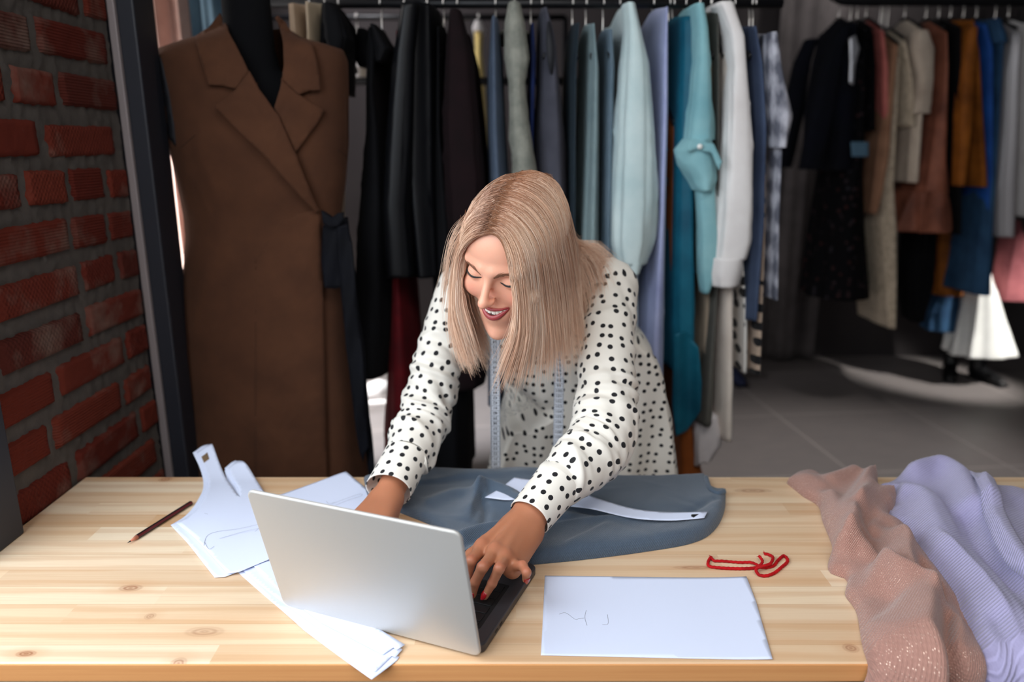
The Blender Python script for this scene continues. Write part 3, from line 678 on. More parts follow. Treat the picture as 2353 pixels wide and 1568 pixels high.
back = [guide(lg((0.02, .075, .100), (.035, .095, .085), (.055, .115, .045)) + [(1312, 600, 1.37), (1330, 690, 1.40), (1342, 770, 1.38)]),
        guide(lg((0.012, .082, .098), (.02, .100, .095), (.035, .125, .035)) + [(1330, 575, 1.41), (1372, 590, 1.425), (1402, 660, 1.40), (1402, 735, 1.37)]),
        guide(lg((0.006, .086, .096), (.012, .108, .085), (.02, .128, .030)) + [(1330, 560, 1.43), (1378, 566, 1.45), (1412, 590, 1.44), (1430, 605, 1.43)]),
        guide(lg((0, .088, .094), (.0, .112, .075), (-.005, .130, .010)) + [(1290, 560, 1.47), (1340, 575, 1.50), (1375, 620, 1.50)]),
        guide(lg((-.006, .086, .096), (-.02, .108, .080), (-.035, .118, .015)) + [(1180, 600, 1.46), (1150, 660, 1.48), (1130, 740, 1.46)]),
        guide(lg((-.018, .076, .100), (-.035, .095, .085), (-.06, .095, .02)) + [(1095, 600, 1.38), (1080, 700, 1.38), (1085, 790, 1.36)])]
def strands(G, count, seed, thick, tip, rad=.00034, jit=.002, rootlen=.30, dark=0.0):
    r = np.random.default_rng(seed); G = A(G); ng = len(G); m = G.shape[1]
    u = r.random(count) * (ng - 1); i = np.minimum(u.astype(int), ng - 2); f = (u - i)[:, None, None]
    S = G[i] * (1 - f) + G[i + 1] * f                                   # count, m, 3
    k = np.linspace(0, 1, m)
    # locks: strands are drawn towards the middle of their lock near the tips
    ncl = int(count / 26); cu = r.random(ncl) * (ng - 1); ci = np.argmin(np.abs(u[:, None] - cu[None]), axis=1)
    j = np.minimum(cu.astype(int), ng - 2); cf = (cu - j)[:, None, None]; C_ = G[j] * (1 - cf) + G[j + 1] * cf
    C_ = C_ + r.normal(0, 1, (ncl, 1, 3)) * A([.0045, .004, .002]) * (k[None, :, None] ** 1.2) + (r.normal(0, 1, (ncl, 1, 3)) * A([.006, .004, .0])) * np.sin(k * 5 + r.uniform(0, 6, (ncl, 1)))[..., None] * (k ** 1.5)[None, :, None]
    pull = (.12 + .62 * k ** 1.4)[None, :, None] * r.uniform(.4, 1, (count, 1, 1)); S = S * (1 - pull) + C_[ci] * pull
    # depth of the mass (away from the viewer-independent head centre) and loose flyaway jitter
    S = S + r.normal(0, 1, (count, 1, 3)) * jit * (.25 + 1.2 * k)[None, :, None]
    S = S + (HC - S) * (r.random((count, 1, 1)) * thick / .10) * np.clip(k * 6, 0, 1)[None, :, None]
    fly = (r.random(count) < .05)[:, None, None] * r.normal(0, .012, (count, 1, 3)) * (k ** 2)[None, :, None]; S = S + fly
    S = S + (r.normal(0, 1, (count, 1, 3)) * A([.0035, .0035, .001])) * np.exp(-k / .06)[None, :, None]
    # strand lengths end raggedly
    L = 1 - tip * r.random(count) ** 1.3; kk_ = k[None] * L[:, None] * (m - 1); a = np.minimum(kk_.astype(int), m - 2); w = (kk_ - a)[..., None]; ar = np.arange(count)[:, None]
    S = S[ar, a] * (1 - w) + S[ar, a + 1] * w
    flat = S.reshape(-1, 3)
    near = np.where(np.linalg.norm(flat - HC, axis=1) < .17)[0]; q = flat[near]; d = sdf(q, HEADP); of = np.repeat(r.uniform(.0035, .0095, count), m); bad = near[d < of[near]]
    if len(bad):
        q = flat[bad]; e = 1e-3; gr = nrm(np.stack([sdf(q + A(v) * e, HEADP) - sdf(q - A(v) * e, HEADP) for v in np.eye(3)], 1)); d = sdf(q, HEADP); flat[bad] = q + gr * (np.minimum(of[bad], .0025 + .10 * np.tile(k, count)[bad]) - d)[:, None]
    S = flat.reshape(count, m, 3)
    t = nrm(np.gradient(S, axis=1)); n1 = nrm(np.cross(t, A([.3, 1, .2]))); n2 = np.cross(t, n1)
    R_ = rad * r.uniform(.7, 1.3, (count, 1)) * (np.interp(k, [0, .1, .8, 1], [.8, 1, .9, .25]))[None]
    V = np.stack([S + (n1 * math.cos(a_) + n2 * math.sin(a_)) * R_[..., None] for a_ in (0, 2.094, 4.189)], 2).reshape(-1, 3)
    b0 = (np.arange(count) * m * 3)[:, None, None] + (np.arange(m - 1) * 3)[None, :, None]; c3 = np.arange(3)[None, None]; c4_ = (c3 + 1) % 3
    F4 = np.stack([b0 + c3, b0 + c4_, b0 + c4_ + 3, b0 + c3 + 3], -1).reshape(-1, 4)
    tone = .12 + .88 * (r.random(ncl)[ci] * .45 + r.random(count) * .55); tv = np.repeat(np.repeat(tone[:, None], m, 1).ravel(), 3)
    al = k[None] * L[:, None] / rootlen + r.normal(0, .18, (count, 1)) - dark; av = np.repeat(np.clip(al, 0, 1).ravel(), 3)
    return V, F4, tv, av
def hair_material():
    t = NT('blonde_hair'); tn = t.a('Attribute', _attribute_name='tone').outputs['Fac']; al = t.a('Attribute', _attribute_name='along').outputs['Fac']
    bl = t.ramp(tn, [(0, lin(200, 146, 116)), (.3, lin(229, 183, 152)), (.65, lin(242, 208, 181)), (1, lin(252, 232, 213))])
    rt = t.ramp(tn, [(0, lin(106, 64, 42)), (1, lin(164, 110, 76))])
    t.P(Base__Color=t.mix(t.ramp(al, [(.10, (0, 0, 0)), (.75, (1, 1, 1))]), rt, bl), Roughness=.34, Specular__IOR__Level=.55); return t.m
HAIR = hair_material()
hair_parts = [strands(right, 6400, 41, .022, .34), strands(left, 3600, 42, .018, .32), strands(back, 3000, 43, .012, .18, jit=.004, dark=.12)]
# loose single hairs lifting off at the side
fw = []
r_ = np.random.default_rng(8)
for i in range(46):
    x = r_.uniform(-22, 6); s0 = on_head(1075 + r_.uniform(-12, 15), 500 + r_.uniform(-30, 30)); e_ = P(1022 + x + r_.uniform(-10, 12), 640 + r_.uniform(-30, 120), Y=1.24 + r_.uniform(-.03, .03))
    fw.append(spline([s0, (s0 * .6 + e_ * .4) + A([-.010 + r_.normal(0, .006), 0, .012]), e_], 34))
fs = strands(fw, 60, 5, 0, .1, rad=.00022, jit=.0006)
hv, hf, ht, ha = [], [], [], []; n0 = 0
for V_, F_, t_, a_ in hair_parts + [fs]:
    hv.append(V_); hf.append(F_ + n0); ht.append(t_); ha.append(a_); n0 += len(V_)
hair = mk('hair', np.concatenate(hv), np.concatenate(hf), HAIR, person, attr={'tone': np.concatenate(ht), 'along': np.concatenate(ha)}, label='straight shoulder-length blonde hair with darker roots')
# scalp layer under the strands
sc_u, sc_v = np.meshgrid(np.linspace(0, 2 * np.pi, 64), np.linspace(0, 1, 40)); rows = []
for v_ in np.linspace(0, 1, 40):
    row = []
    for a_ in np.linspace(0, 2 * np.pi, 65):
        # hairline: higher over the forehead (a = -pi/2 faces forward), low at the nape
        f_ = .5 - .5 * math.sin(a_); low = .5 + .12 * 0 + (1 - f_ ** 1.6) * .85; ph = v_ * (.62 + low * 1.05) + .001
        row.append((.073 * math.sin(ph) * math.cos(a_), .018 + .090 * math.sin(ph) * math.sin(a_), .038 + .078 * math.cos(ph)))
    rows.append(row)
sv_, sf_ = loft(rows, wrap=False); sv_ = onto(HW(sv_), .0025, 8)
mk('scalp_hair', sv_, sf_, HAIR, hair, attr={'tone': np.full(len(sv_), .45), 'along': np.full(len(sv_), .30)})

# ================================================================== things on the table
# ---- laptop, lid open towards the camera
lap = thing('laptop', 'open laptop with a silver lid and dark grey keyboard side on the work table', 'laptop', (-.037, .816, TZ))
LR = A([-.0369, .8162, TZ + .001]); an = -.3749; le = A([math.cos(an), math.sin(an), 0]); lf = A([-le[1], le[0], 0]); lz = A([0, 0, 1.])
LW, LD, LH = .303, .206, .207; al = 1.826
def slab(o, ex, ey, ez, w, d, h, r, inset=0.0, seg=8):
    """rounded-corner slab: corner at o + edges ex*w, ey*d, thickness h along ez"""
    pts = []
    for cx, cy, a0 in ((w - r, r, -90), (w - r, d - r, 0), (r, d - r, 90), (r, r, 180)):
        for k in range(seg + 1):
            a = math.radians(a0 + 90 * k / seg); pts.append((cx + r * math.cos(a), cy + r * math.sin(a)))
    pts = A(pts); c = A([w / 2, d / 2]); rows = []
    e = min(h * .35, .0022)
    for z, sh in ((0, e), (e * .35, e * .3), (e, 0), (h - e, 0), (h - e * .35, e * .3), (h, e)):
        q = c + (pts - c) * (1 - 2 * sh / A([w, d])); rows.append(o + q[:, :1] * ex + q[:, 1:] * ey + ez * z)
    return loft(rows, cap0=True, cap1=True)
SILVER = plain('silver_aluminium', lin(202, 199, 194), .48, .4); GREYAL = plain('dark_grey_aluminium', lin(74, 72, 76), .42, .55); KEY = plain('black_keys', lin(14, 14, 16), .5); KEYW = plain('key_well', lin(8, 8, 10), .6)
mk('base', *slab(LR - le * LW, le, lf, lz, LW, LD, .0135, .011), GREYAL, lap, smooth=False)
ud = lf * math.cos(al) + lz * math.sin(al); un = np.cross(le, ud)
LO = LR + lz * .0012 - lf * .0062
lid = mk('lid', *slab(LO - le * LW, le, ud, -un, LW, LH, .0052, .011), SILVER, lap, smooth=False)
scr = NT('screen_glass'); mk('screen', *slab(LO - le * (LW - .006) + ud * .008 - un * .0053, le, ud, -un, LW - .012, LH - .014, .0006, .006), scr.P(Base__Color=lin(16, 17, 20), Roughness=.12, Emission__Color=lin(210, 222, 240), Emission__Strength=.25), lid, smooth=False)
HG = LR - le * (LW - .03) + lz * .0105 + lf * .001
mk('hinge', *sweep([HG, HG + le * (LW - .06)], .0048, None, 14), KEY, lap)
top = LR - le * LW + lz * .0136
mk('key_well', *slab(top + le * .018 + lf * .030, le, lf, lz, LW - .036, .108, .0003, .003), KEYW, lap, smooth=False)
y_ = .032
for ri, nk in enumerate([14, 14, 14, 13, 12, 9]):
    hh = .0105 if ri == 0 else .0158; tw = LW - .042
    ws = np.ones(nk)
    if ri == 1: ws[-1] = 1.5
    if ri == 2: ws[0] = 1.5
    if ri == 3: ws[0] = 1.8; ws[-1] = 1.8
    if ri == 4: ws[0] = 2.3; ws[-1] = 2.3
    if ri == 5: ws = A([1, 1, 1, 1.25, 5.2, 1.25, 1, 1, 1.6])
    ws = ws / ws.sum() * tw; xx = .021
    for w_ in ws[::-1]:
        mk('key', *slab(top + le * xx + lf * y_ + lz * .0003, le, lf, lz, w_ - .0022, hh, .0011, .0018, seg=3), KEY, lap, smooth=False); xx += w_
    y_ += hh + .0022
mk('trackpad', *slab(top + le * (LW / 2 - .067) + lf * .1395, le, lf, lz, .134, .062, .0003, .004), plain('trackpad_surface', lin(66, 64, 68), .3, .3), lap, smooth=False)
for dy in (.040, .056):
    mk('port', *slab(LR + le * .00005 + lf * dy + lz * .0048 - lf * 0, lf, lz, le, .009, .0034, .0004, .0016, seg=3), KEYW, lap, smooth=False)
for x in (.02, LW - .02):
    for y in (.02, LD - .02): mk('foot', *sweep([LR - le * x + lf * y + lz * -.0008, LR - le * x + lf * y + lz * .0012], .006, None, 14), KEY, lap)

# ---- sheets of paper and paper patterns
PAPER = NT('white_paper'); n_ = PAPER.noise(PAPER.coord('Object'), 500, 2); PAPER.P(Base__Color=lin(218, 225, 246), Roughness=.75, Specular__IOR__Level=.2); PAPER.set(PAPER.b, 'Normal', PAPER.bump(n_, .04, .0005)); PAPER = PAPER.m
INK = plain('pencil_line', lin(120, 124, 140), .8)
def tri_sheet(poly, zf, thick=.0003, res=.006, uvoff=0):
    """paper cut to an outline given in plan (x, y); zf(x, y) is its height"""
    p = np.asarray(poly, float); bm = bmesh.new(); m = len(p); pts = []
    for i in range(m):
        a, b = p[i], p[(i + 1) % m]; k = max(1, int(np.linalg.norm(b - a) / res))
        for t_ in range(k): pts.append(a + (b - a) * t_ / k)
    from mathutils.geometry import delaunay_2d_cdt
    lo_, hi_ = p.min(0), p.max(0); gx, gy = np.meshgrid(np.arange(lo_[0], hi_[0], res), np.arange(lo_[1], hi_[1], res)); gx, gy = gx.ravel(), gy.ravel()
    ok = in_poly(gx, gy, p) & (poly_dist(gx, gy, p) > res * .45); nb = len(pts)
    allp = [Vector(q) for q in pts] + [Vector((a, b)) for a, b in zip(gx[ok], gy[ok])]
    vo, eo, fo, *_ = delaunay_2d_cdt(allp, [], [list(range(nb))], 1, 1e-6)
    vo = A([tuple(v) for v in vo]); z = zf(vo[:, 0], vo[:, 1])
    return solid(np.c_[vo, z], fo, thick)
def plan(px, z=TZ): return [P(a, b, Z=z)[:2] for a, b in px]
def smooth_poly(pts, idx_sharp, n=8):
    """rounds an outline between its sharp corners"""
    m = len(pts); out = []; idx = sorted(idx_sharp)
    for a, b in zip(idx, idx[1:] + [idx[0] + m]):
        seg = [pts[i % m] for i in range(a, b + 1)]
        out += list(spline(seg, n * (len(seg) - 1) + 1)[:-1]) if len(seg) > 2 else [seg[0]]
    return out
def ink(paths, z, parent, w=.00028):
    parts = []
    for q in paths:
        c = spline([P(a, b, Z=z) for a, b in q], 10 * len(q)); parts.append(sweep(c, w, w * .3, 5))
    return mk('pencil_drawing', *join(*parts), INK, parent)
def flat(z, amp=0.0, f=9, ph=0): return lambda x, y: z + amp * (1 + np.sin(x * f + ph) * np.cos(y * f * 1.3 + ph))
poly = plan([(1252, 1325), (1400, 1327), (1560, 1329), (1715, 1330), (1737, 1388), (1752, 1440), (1775, 1519), (1600, 1516), (1420, 1512), (1243, 1508), (1248, 1410)])
pr = thing('sheet_of_paper', 'white sheet of paper lying flat beside the laptop near the front edge of the table', 'paper', (*np.mean(poly, 0), TZ))
mk('sheet', *tri_sheet(poly, lambda x, y: TZ + .0012 + .0022 * np.clip((x - .27) / .08, 0, 1) ** 2), PAPER, pr)
ink([[(1285, 1412), (1300, 1409), (1322, 1424), (1330, 1422), (1342, 1421)], [(1347, 1403), (1344, 1420), (1349, 1438)], [(1396, 1413), (1397, 1434), (1384, 1436)]], TZ + .0013, pr)
# pattern with two straps, topmost of a small stack
body_px = [(411, 1209), (440, 1190), (458, 1170), (470, 1148), (478, 1128), (477, 1108), (470, 1092), (456, 1074), (492, 1063), (506, 1085), (528, 1118), (552, 1152), (548, 1130), (536, 1112), (526, 1092), (548, 1083), (566, 1086), (584, 1104), (606, 1136), (628, 1168), (660, 1210), (660, 1280), (548, 1324), (524, 1326), (490, 1290), (448, 1244)]
bp = smooth_poly(plan(body_px), [0, 7, 8, 11, 14, 20, 21, 22, 23], 6)
yk = P(480, 1100, Z=TZ)[1]
def pat_z(base): return lambda x, y: base + .034 * np.clip((y - yk + .03) / .10, 0, 1) ** 1.8 + .002 * np.sin(x * 22) ** 2
pp = thing('paper_pattern', 'white paper sewing pattern with two shoulder straps curling up beside the pencil', 'paper', (*np.mean(bp, 0), TZ))
mk('sheet', *tri_sheet(bp, pat_z(TZ + .006)), PAPER, pp)
ink([[(468, 1255), (476, 1232), (500, 1222), (545, 1216), (600, 1204)], [(470, 1246), (480, 1262), (492, 1256)], [(505, 1238), (560, 1222), (606, 1212)], [(586, 1222), (606, 1206), (614, 1204)], [(470, 1180), (478, 1182)]], TZ + .0085, pp)
sq_px = plan([(466, 1079), (480, 1074), (484, 1081), (471, 1086)])
mk('punched_slot', *tri_sheet(sq_px, lambda x, y: pat_z(TZ + .0064)(x, y), .0003, .004), plain('slot_shadow', lin(120, 96, 70), .8), pp)
for k, (dx, dy, tw) in enumerate(((-.006, .003, .02), (-.010, -.003, -.03))):
    q = A(bp) - np.mean(bp, 0); c_, s_ = math.cos(tw), math.sin(tw); q = q @ A([[c_, s_], [-s_, c_]]) + np.mean(bp, 0) + A([dx, dy])
    o = mk('paper_pattern', *tri_sheet(q, pat_z(TZ + .0042 - .0018 * k)), PAPER, loc=(*np.mean(bp, 0), TZ))
    tag(o, ['white paper pattern under the strapped one, its edge just showing', 'undermost white paper pattern of the strapped stack, touching the table'][k], 'paper', 'stack of strapped paper patterns')
# long pattern pieces running out under the laptop to the table edge
def strip(px, lab, z, tw=0.0):
    pl = plan(px); edge = TY0 - .0
    o = mk('paper_strip', *tri_sheet(smooth_poly(pl, range(len(pl))), lambda x, y: z + .0012 * np.sin(y * 30 + x * 11) ** 2), PAPER, loc=(*np.mean(pl, 0), TZ)); tag(o, lab, 'paper', 'paper strips under the laptop'); return o
strip([(546, 1316), (640, 1288), (700, 1380), (905, 1508), (918, 1512), (912, 1520), (854, 1564), (700, 1452)], 'lowest long white paper strip sticking out under the laptop to the table edge', TZ + .0006)
strip([(556, 1313), (650, 1284), (720, 1376), (925, 1498), (908, 1516), (900, 1512), (862, 1548), (760, 1470), (650, 1390)], 'middle long white paper strip under the laptop with a notched end', TZ + .0022)
strip([(580, 1305), (668, 1280), (760, 1375), (870, 1452), (931, 1490), (912, 1502), (904, 1496), (896, 1502), (880, 1512), (740, 1440), (650, 1372)], 'uppermost long white paper strip with rounded corner beyond the silver lid', TZ + .0040)
q4 = plan([(640, 1142), (795, 1091), (872, 1150), (888, 1176), (840, 1230), (700, 1260)])
pb = thing('sheet_of_paper', 'white sheet with a faint pencil sketch partly behind the silver laptop lid', 'paper', (*np.mean(q4, 0), TZ))
mk('sheet', *tri_sheet(smooth_poly(q4, range(6)), lambda x, y: TZ + .0030 + .004 * np.clip((y - 1.25) / .1, 0, 1) ** 2), PAPER, pb)
ink([[(760, 1160), (790, 1148), (826, 1136), (830, 1140), (800, 1150), (770, 1162)], [(750, 1152), (756, 1158), (770, 1154)]], TZ + .0052, pb)

# ---- pencil
a_, b_ = P(295, 1247, Z=TZ + .0042), P(439, 1156, Z=TZ + .0042); d_ = nrm(b_ - a_)
pn = thing('pencil', 'dark red and black striped pencil lying on the table', 'pencil', (*((a_ + b_) / 2)[:2], TZ))
hexr = .0040; mk('shaft', *sweep([a_ + d_ * .018, b_], hexr, None, 6), None, pn, smooth=False)
pm = [plain('pencil_red', lin(92, 26, 32), .35), plain('pencil_black', lin(18, 16, 20), .35)]
for m_ in pm: pn.children[0].data.materials.append(m_)
for i, f_ in enumerate(pn.children[0].data.polygons): f_.material_index = i % 2
mk('sharpened_wood', *sweep([a_ + d_ * .004, a_ + d_ * .018], [.0012, hexr * .97], None, 18), plain('pencil_wood', lin(196, 122, 96), .7), pn)
mk('lead', *sweep([a_ - d_ * .002, a_ + d_ * .004], [.0003, .0013], None, 10), plain('pencil_lead', lin(30, 32, 46), .4), pn)
mk('painted_end', *sweep([b_ - d_ * .0005, b_ + d_ * .0012], [hexr, hexr * .8], None, 6), pm[1], pn, smooth=False)

# ---- red cord
cpx = [(1634, 1281), (1628, 1290), (1628, 1300), (1640, 1304), (1680, 1307), (1720, 1307), (1745, 1304), (1760, 1305), (1778, 1300), (1788, 1288), (1800, 1278), (1808, 1283), (1809, 1292), (1796, 1304), (1778, 1318), (1758, 1324), (1742, 1320), (1738, 1308), (1752, 1302), (1770, 1296), (1776, 1282), (1766, 1275), (1756, 1273)]
cz = [0.0] * 16 + [.001, .004, .0075, .0065, .003, .0, .0]
c1 = spline([P(a, b, Z=TZ + .0026 + z) for (a, b), z in zip(cpx, cz)], 200)
c2 = spline([P(a, b, Z=TZ + .0026 + z) for (a, b), z in zip([(1634, 1281), (1641, 1289), (1660, 1290), (1700, 1293), (1726, 1293), (1745, 1300), (1752, 1290), (1745, 1279)], [0, 0, 0, 0, .001, .0046, .006, .003])], 100)
RED = fabric('red_cord_cloth', lin(190, 16, 24), lin(150, 8, 16), .75, 1500, .3, 60)
cd = thing('red_cord', 'loop of red cord lying on the bare table', 'cord', (*c1.mean(0)[:2], TZ))
tw_ = lambda t, s: .00035 * np.sin(3 * t + s * 900)
mk('strand', *sweep(c1, .0023, None, 12, disp=tw_), RED, cd); mk('strand', *sweep(c2, .0021, None, 12, disp=tw_), RED, cd)
fr_ = []
for e_ in (c1[-1], c2[-1], c1[0]):
    for k in range(5): fr_.append(sweep([e_, e_ + A([rng.normal(0, .003), rng.normal(0, .003), rng.uniform(.001, .004)])], [.0006, .0002], None, 5))
mk('frayed_end', *join(*fr_), RED, cd)

# ---- folded cloth as height fields over the table
def knit(name, col, col2, scale=700., ang=0.0, ratio=1.0, sheen=.3, sparkle=0.0, wale=.5):
    t = NT(name); uv = t.map(t.coord('UV'), rot=(0, 0, ang)); x, y, z = t.sep(uv)
    a = t.math('SINE', t.math('MULTIPLY', x, scale)); b = t.math('SINE', t.math('MULTIPLY', y, scale * ratio))
    h = t.math('ADD', t.math('MULTIPLY', a, wale), t.math('MULTIPLY', t.math('MULTIPLY', a, b), 1 - wale))
    n = t.noise(t.coord('Object'), 18, 4, .6); n2 = t.noise(uv, 420, 2, .6)
    c = t.mix(n, col2, col); c = t.mix(t.math('MULTIPLY', t.ramp(h, [(.25, (1, 1, 1)), (.8, (0, 0, 0))]), .28), c, tuple(v * .45 for v in col2)); c = t.mix(t.math('MULTIPLY', n2, .2), c, tuple(min(1, v * 1.5) for v in col))
    t.P(Roughness=.88, Specular__IOR__Level=.2, Sheen__Weight=sheen)
    if sparkle:
        v = t.a('TexVoronoi', _voronoi_dimensions='2D', Vector=uv, Scale=800.0); sp = t.math('MULTIPLY', t.math('LESS_THAN', v.outputs['Distance'], .19), t.math('GREATER_THAN', t.sep(v.outputs['Color'])[0], 1 - sparkle))
        c = t.mix(sp, c, lin(255, 226, 206)); t.set(t.b, 'Metallic', t.math('MULTIPLY', sp, .6)); t.set(t.b, 'Roughness', t.math('SUBTRACT', .88, t.math('MULTIPLY', sp, .55)))
    t.P(Base__Color=c); t.set(t.b, 'Normal', t.bump(t.math('ADD', h, n2), .55, .0012)); return t.m
def ridge(px, amp, width, z=TZ): return ('r', A(plan(px, z)), amp, width)
def lap(px, amp, width, z=TZ): return ('l', A(plan(px, z)), amp, width)      # an overlapping layer: steep on one side of the line, easing away on the other
def signed(x, y, q):
    best = np.full(np.shape(x), 1e9); sg = np.ones(np.shape(x)); fade = np.ones(np.shape(x)); n = len(q) - 1
    for i in range(n):
        a, b = q[i], q[i + 1]; ab = b - a; t = ((x - a[0]) * ab[0] + (y - a[1]) * ab[1]) / (ab @ ab + 1e-12); tc = np.clip(t, 0, 1)
        d = np.hypot(x - a[0] - tc * ab[0], y - a[1] - tc * ab[1]); m = d < best
        best = np.where(m, d, best); sg = np.where(m, np.sign(ab[0] * (y - a[1]) - ab[1] * (x - a[0])), sg); fade = np.where(m, np.clip(np.minimum(i + tc, n - i - tc) / (n * .18), 0, 1), fade)
    return best * sg, fade
class Cloth:
    """folded cloth: outline in plan, rounded rim, ridges and overlapping layers; over: lets it fall past the table's front edge"""
    def __init__(s, poly_px, feats, base, edge, seed, res=.0035, wr=.003, over=None, sharp=None):
        s.pl = A(smooth_poly(plan(poly_px), sharp if sharp is not None else [0], 6)); s.lo, s.hi = s.pl.min(0), s.pl.max(0); s.over = over; s.under = None; s.soft = 4; s.base = base; s.edge = edge; s.res = res
        s.f = fold_field(seed, 70, tuple(s.hi - s.lo), wr, .05, .007, None); s.feats = [(k, spline(q, 40), a, w) for k, q, a, w in feats]
    def height(s, x, y):
        d = poly_dist(x, y, s.pl) * np.where(in_poly(x, y, s.pl), 1, -1); e = np.clip(d / s.edge, 0, 1); rim = np.sqrt(1 - (1 - e) ** 2); h = s.base + s.f(x - s.lo[0], y - s.lo[1])
        for k, q, a, w in s.feats:
            if k == 'r': h = h + a * np.exp(-(poly_dist(x, y, q, False) / w) ** 2)
            else:
                sd2, fd2 = signed(x, y, q); t = np.clip(sd2 / .0075 + .5, 0, 1); h = h + a * fd2 * (t * t * (3 - 2 * t)) * np.exp(-(np.clip(sd2, 0, None) / w) ** 2)
        h = np.maximum(h, .003) * rim
        if s.under is not None: h = np.where(in_poly(x, y, s.under.pl), np.minimum(h, s.under.height(x, y) * .5), h)
        return h
    def place(s, X, Y, H):
        z = TZ + H; y = np.array(Y, float); x = np.array(X, float)
        if s.over is not None:
            R_ = .012; ex = np.clip(s.over - y, 0, None); a = np.clip(ex / R_, 0, np.pi / 2); st = np.clip(ex - R_ * np.pi / 2, 0, None); m = ex > 0
            y[m] = s.over - np.sin(a[m]) * (R_ + H[m]); z = np.where(m, TZ - R_ + np.cos(a) * (R_ + H) - st, z)
        return np.stack([x, y, z], 1)
    def mesh(s):
        from mathutils.geometry import delaunay_2d_cdt
        p = s.pl; res = s.res; pts = []; m = len(p)
        for i in range(m):
            a, b = p[i], p[(i + 1) % m]; k = max(1, int(np.linalg.norm(b - a) / res)); pts += [a + (b - a) * t_ / k for t_ in range(k)]
        nb = len(pts); r = np.random.default_rng(1); gx, gy = np.meshgrid(np.arange(s.lo[0], s.hi[0], res), np.arange(s.lo[1], s.hi[1], res)); gx = gx + (np.arange(gx.shape[0]) % 2)[:, None] * res * .5
        gx, gy = gx.ravel(), gy.ravel(); ok = in_poly(gx, gy, p) & (poly_dist(gx, gy, p) > res * .45)
        # a few rings just inside the outline carry the rounded rim
        q = A(pts); tn = nrm(np.roll(q, -1, 0) - np.roll(q, 1, 0)); nr = np.stack([-tn[:, 1], tn[:, 0]], 1)
        if not in_poly(q[:1, 0] + nr[:1, 0] * .0015, q[:1, 1] + nr[:1, 1] * .0015, p)[0]: nr = -nr
        rim = [(q + nr * e_)[in_poly(*(q + nr * e_).T, p)] for e_ in (.0005,)]
        al_ = [Vector(v) for v in pts] + [Vector(v) for v in np.concatenate([np.c_[gx[ok], gy[ok]]] + rim)]
        vo, eo, fo, *_ = delaunay_2d_cdt(al_, [], [list(range(nb))], 1, 1e-6); vo = A([tuple(v) for v in vo]); X, Y = vo.T; H = s.height(X, Y) + .0008; n = len(X)
        E_ = A(sorted({tuple(sorted((f[i], f[(i + 1) % len(f)]))) for f in fo for i in range(len(f))})); cnt = np.bincount(E_.ravel(), minlength=n); inner = poly_dist(X, Y, p) > s.edge * .5
        for _ in range(s.soft):
            sm = np.bincount(E_[:, 0], H[E_[:, 1]], n) + np.bincount(E_[:, 1], H[E_[:, 0]], n); H = np.where(inner, .5 * H + .5 * sm / np.maximum(cnt, 1), H)
        V = np.concatenate([s.place(X, Y, H), s.place(X, Y, np.full(n, .0006))]); F_ = [list(f) for f in fo]; es = {(f[i], f[(i + 1) % len(f)]) for f in F_ for i in range(len(f))}
        F_ = F_ + [[i + n for i in f[::-1]] for f in F_] + [[b, a, a + n, b + n] for a, b in es if (b, a) not in es]
        return V, F_, np.concatenate([np.stack([X, Y + H * .6], 1)] * 2)
    def strip(s, px, width, lift, bulge=.003, n=70, k=9):
        """a band lying on the cloth along a line"""
        c = spline(plan(px), n); t = nrm(np.gradient(c, axis=0)); nr = np.stack([-t[:, 1], t[:, 0]], 1); rows = []
        for i in range(n):
            w = np.linspace(-1, 1, k)[:, None] * width / 2; q = c[i] + nr[i] * w; h = s.height(q[:, 0], q[:, 1]); h = .5 * h + .5 * h.max(); rows.append(s.place(q[:, 0], q[:, 1], h + lift + bulge * (1 - np.linspace(-1, 1, k) ** 2)))
        V, F_ = loft(rows, wrap=False); uv = np.stack(np.meshgrid(np.linspace(0, width, k), np.linspace(0, n * .004, n)), -1).reshape(-1, 2)
        v2, f2 = solid(V, F_, -.003); return v2, f2, A(v2)[:, :2]
def cloth_obj(name, mat, parent, cl):
    V, F_, uv = cl.mesh(); return mk(name, V, F_, mat, parent, uv=uv)
BLUEK = knit('slate_blue_knit', lin(88, 103, 120), lin(64, 78, 95), 2600., .5, .9)
gb = thing('folded_garment', 'slate blue knitted garment spread on the table under her hands', 'garment', (.17, 1.2, TZ))
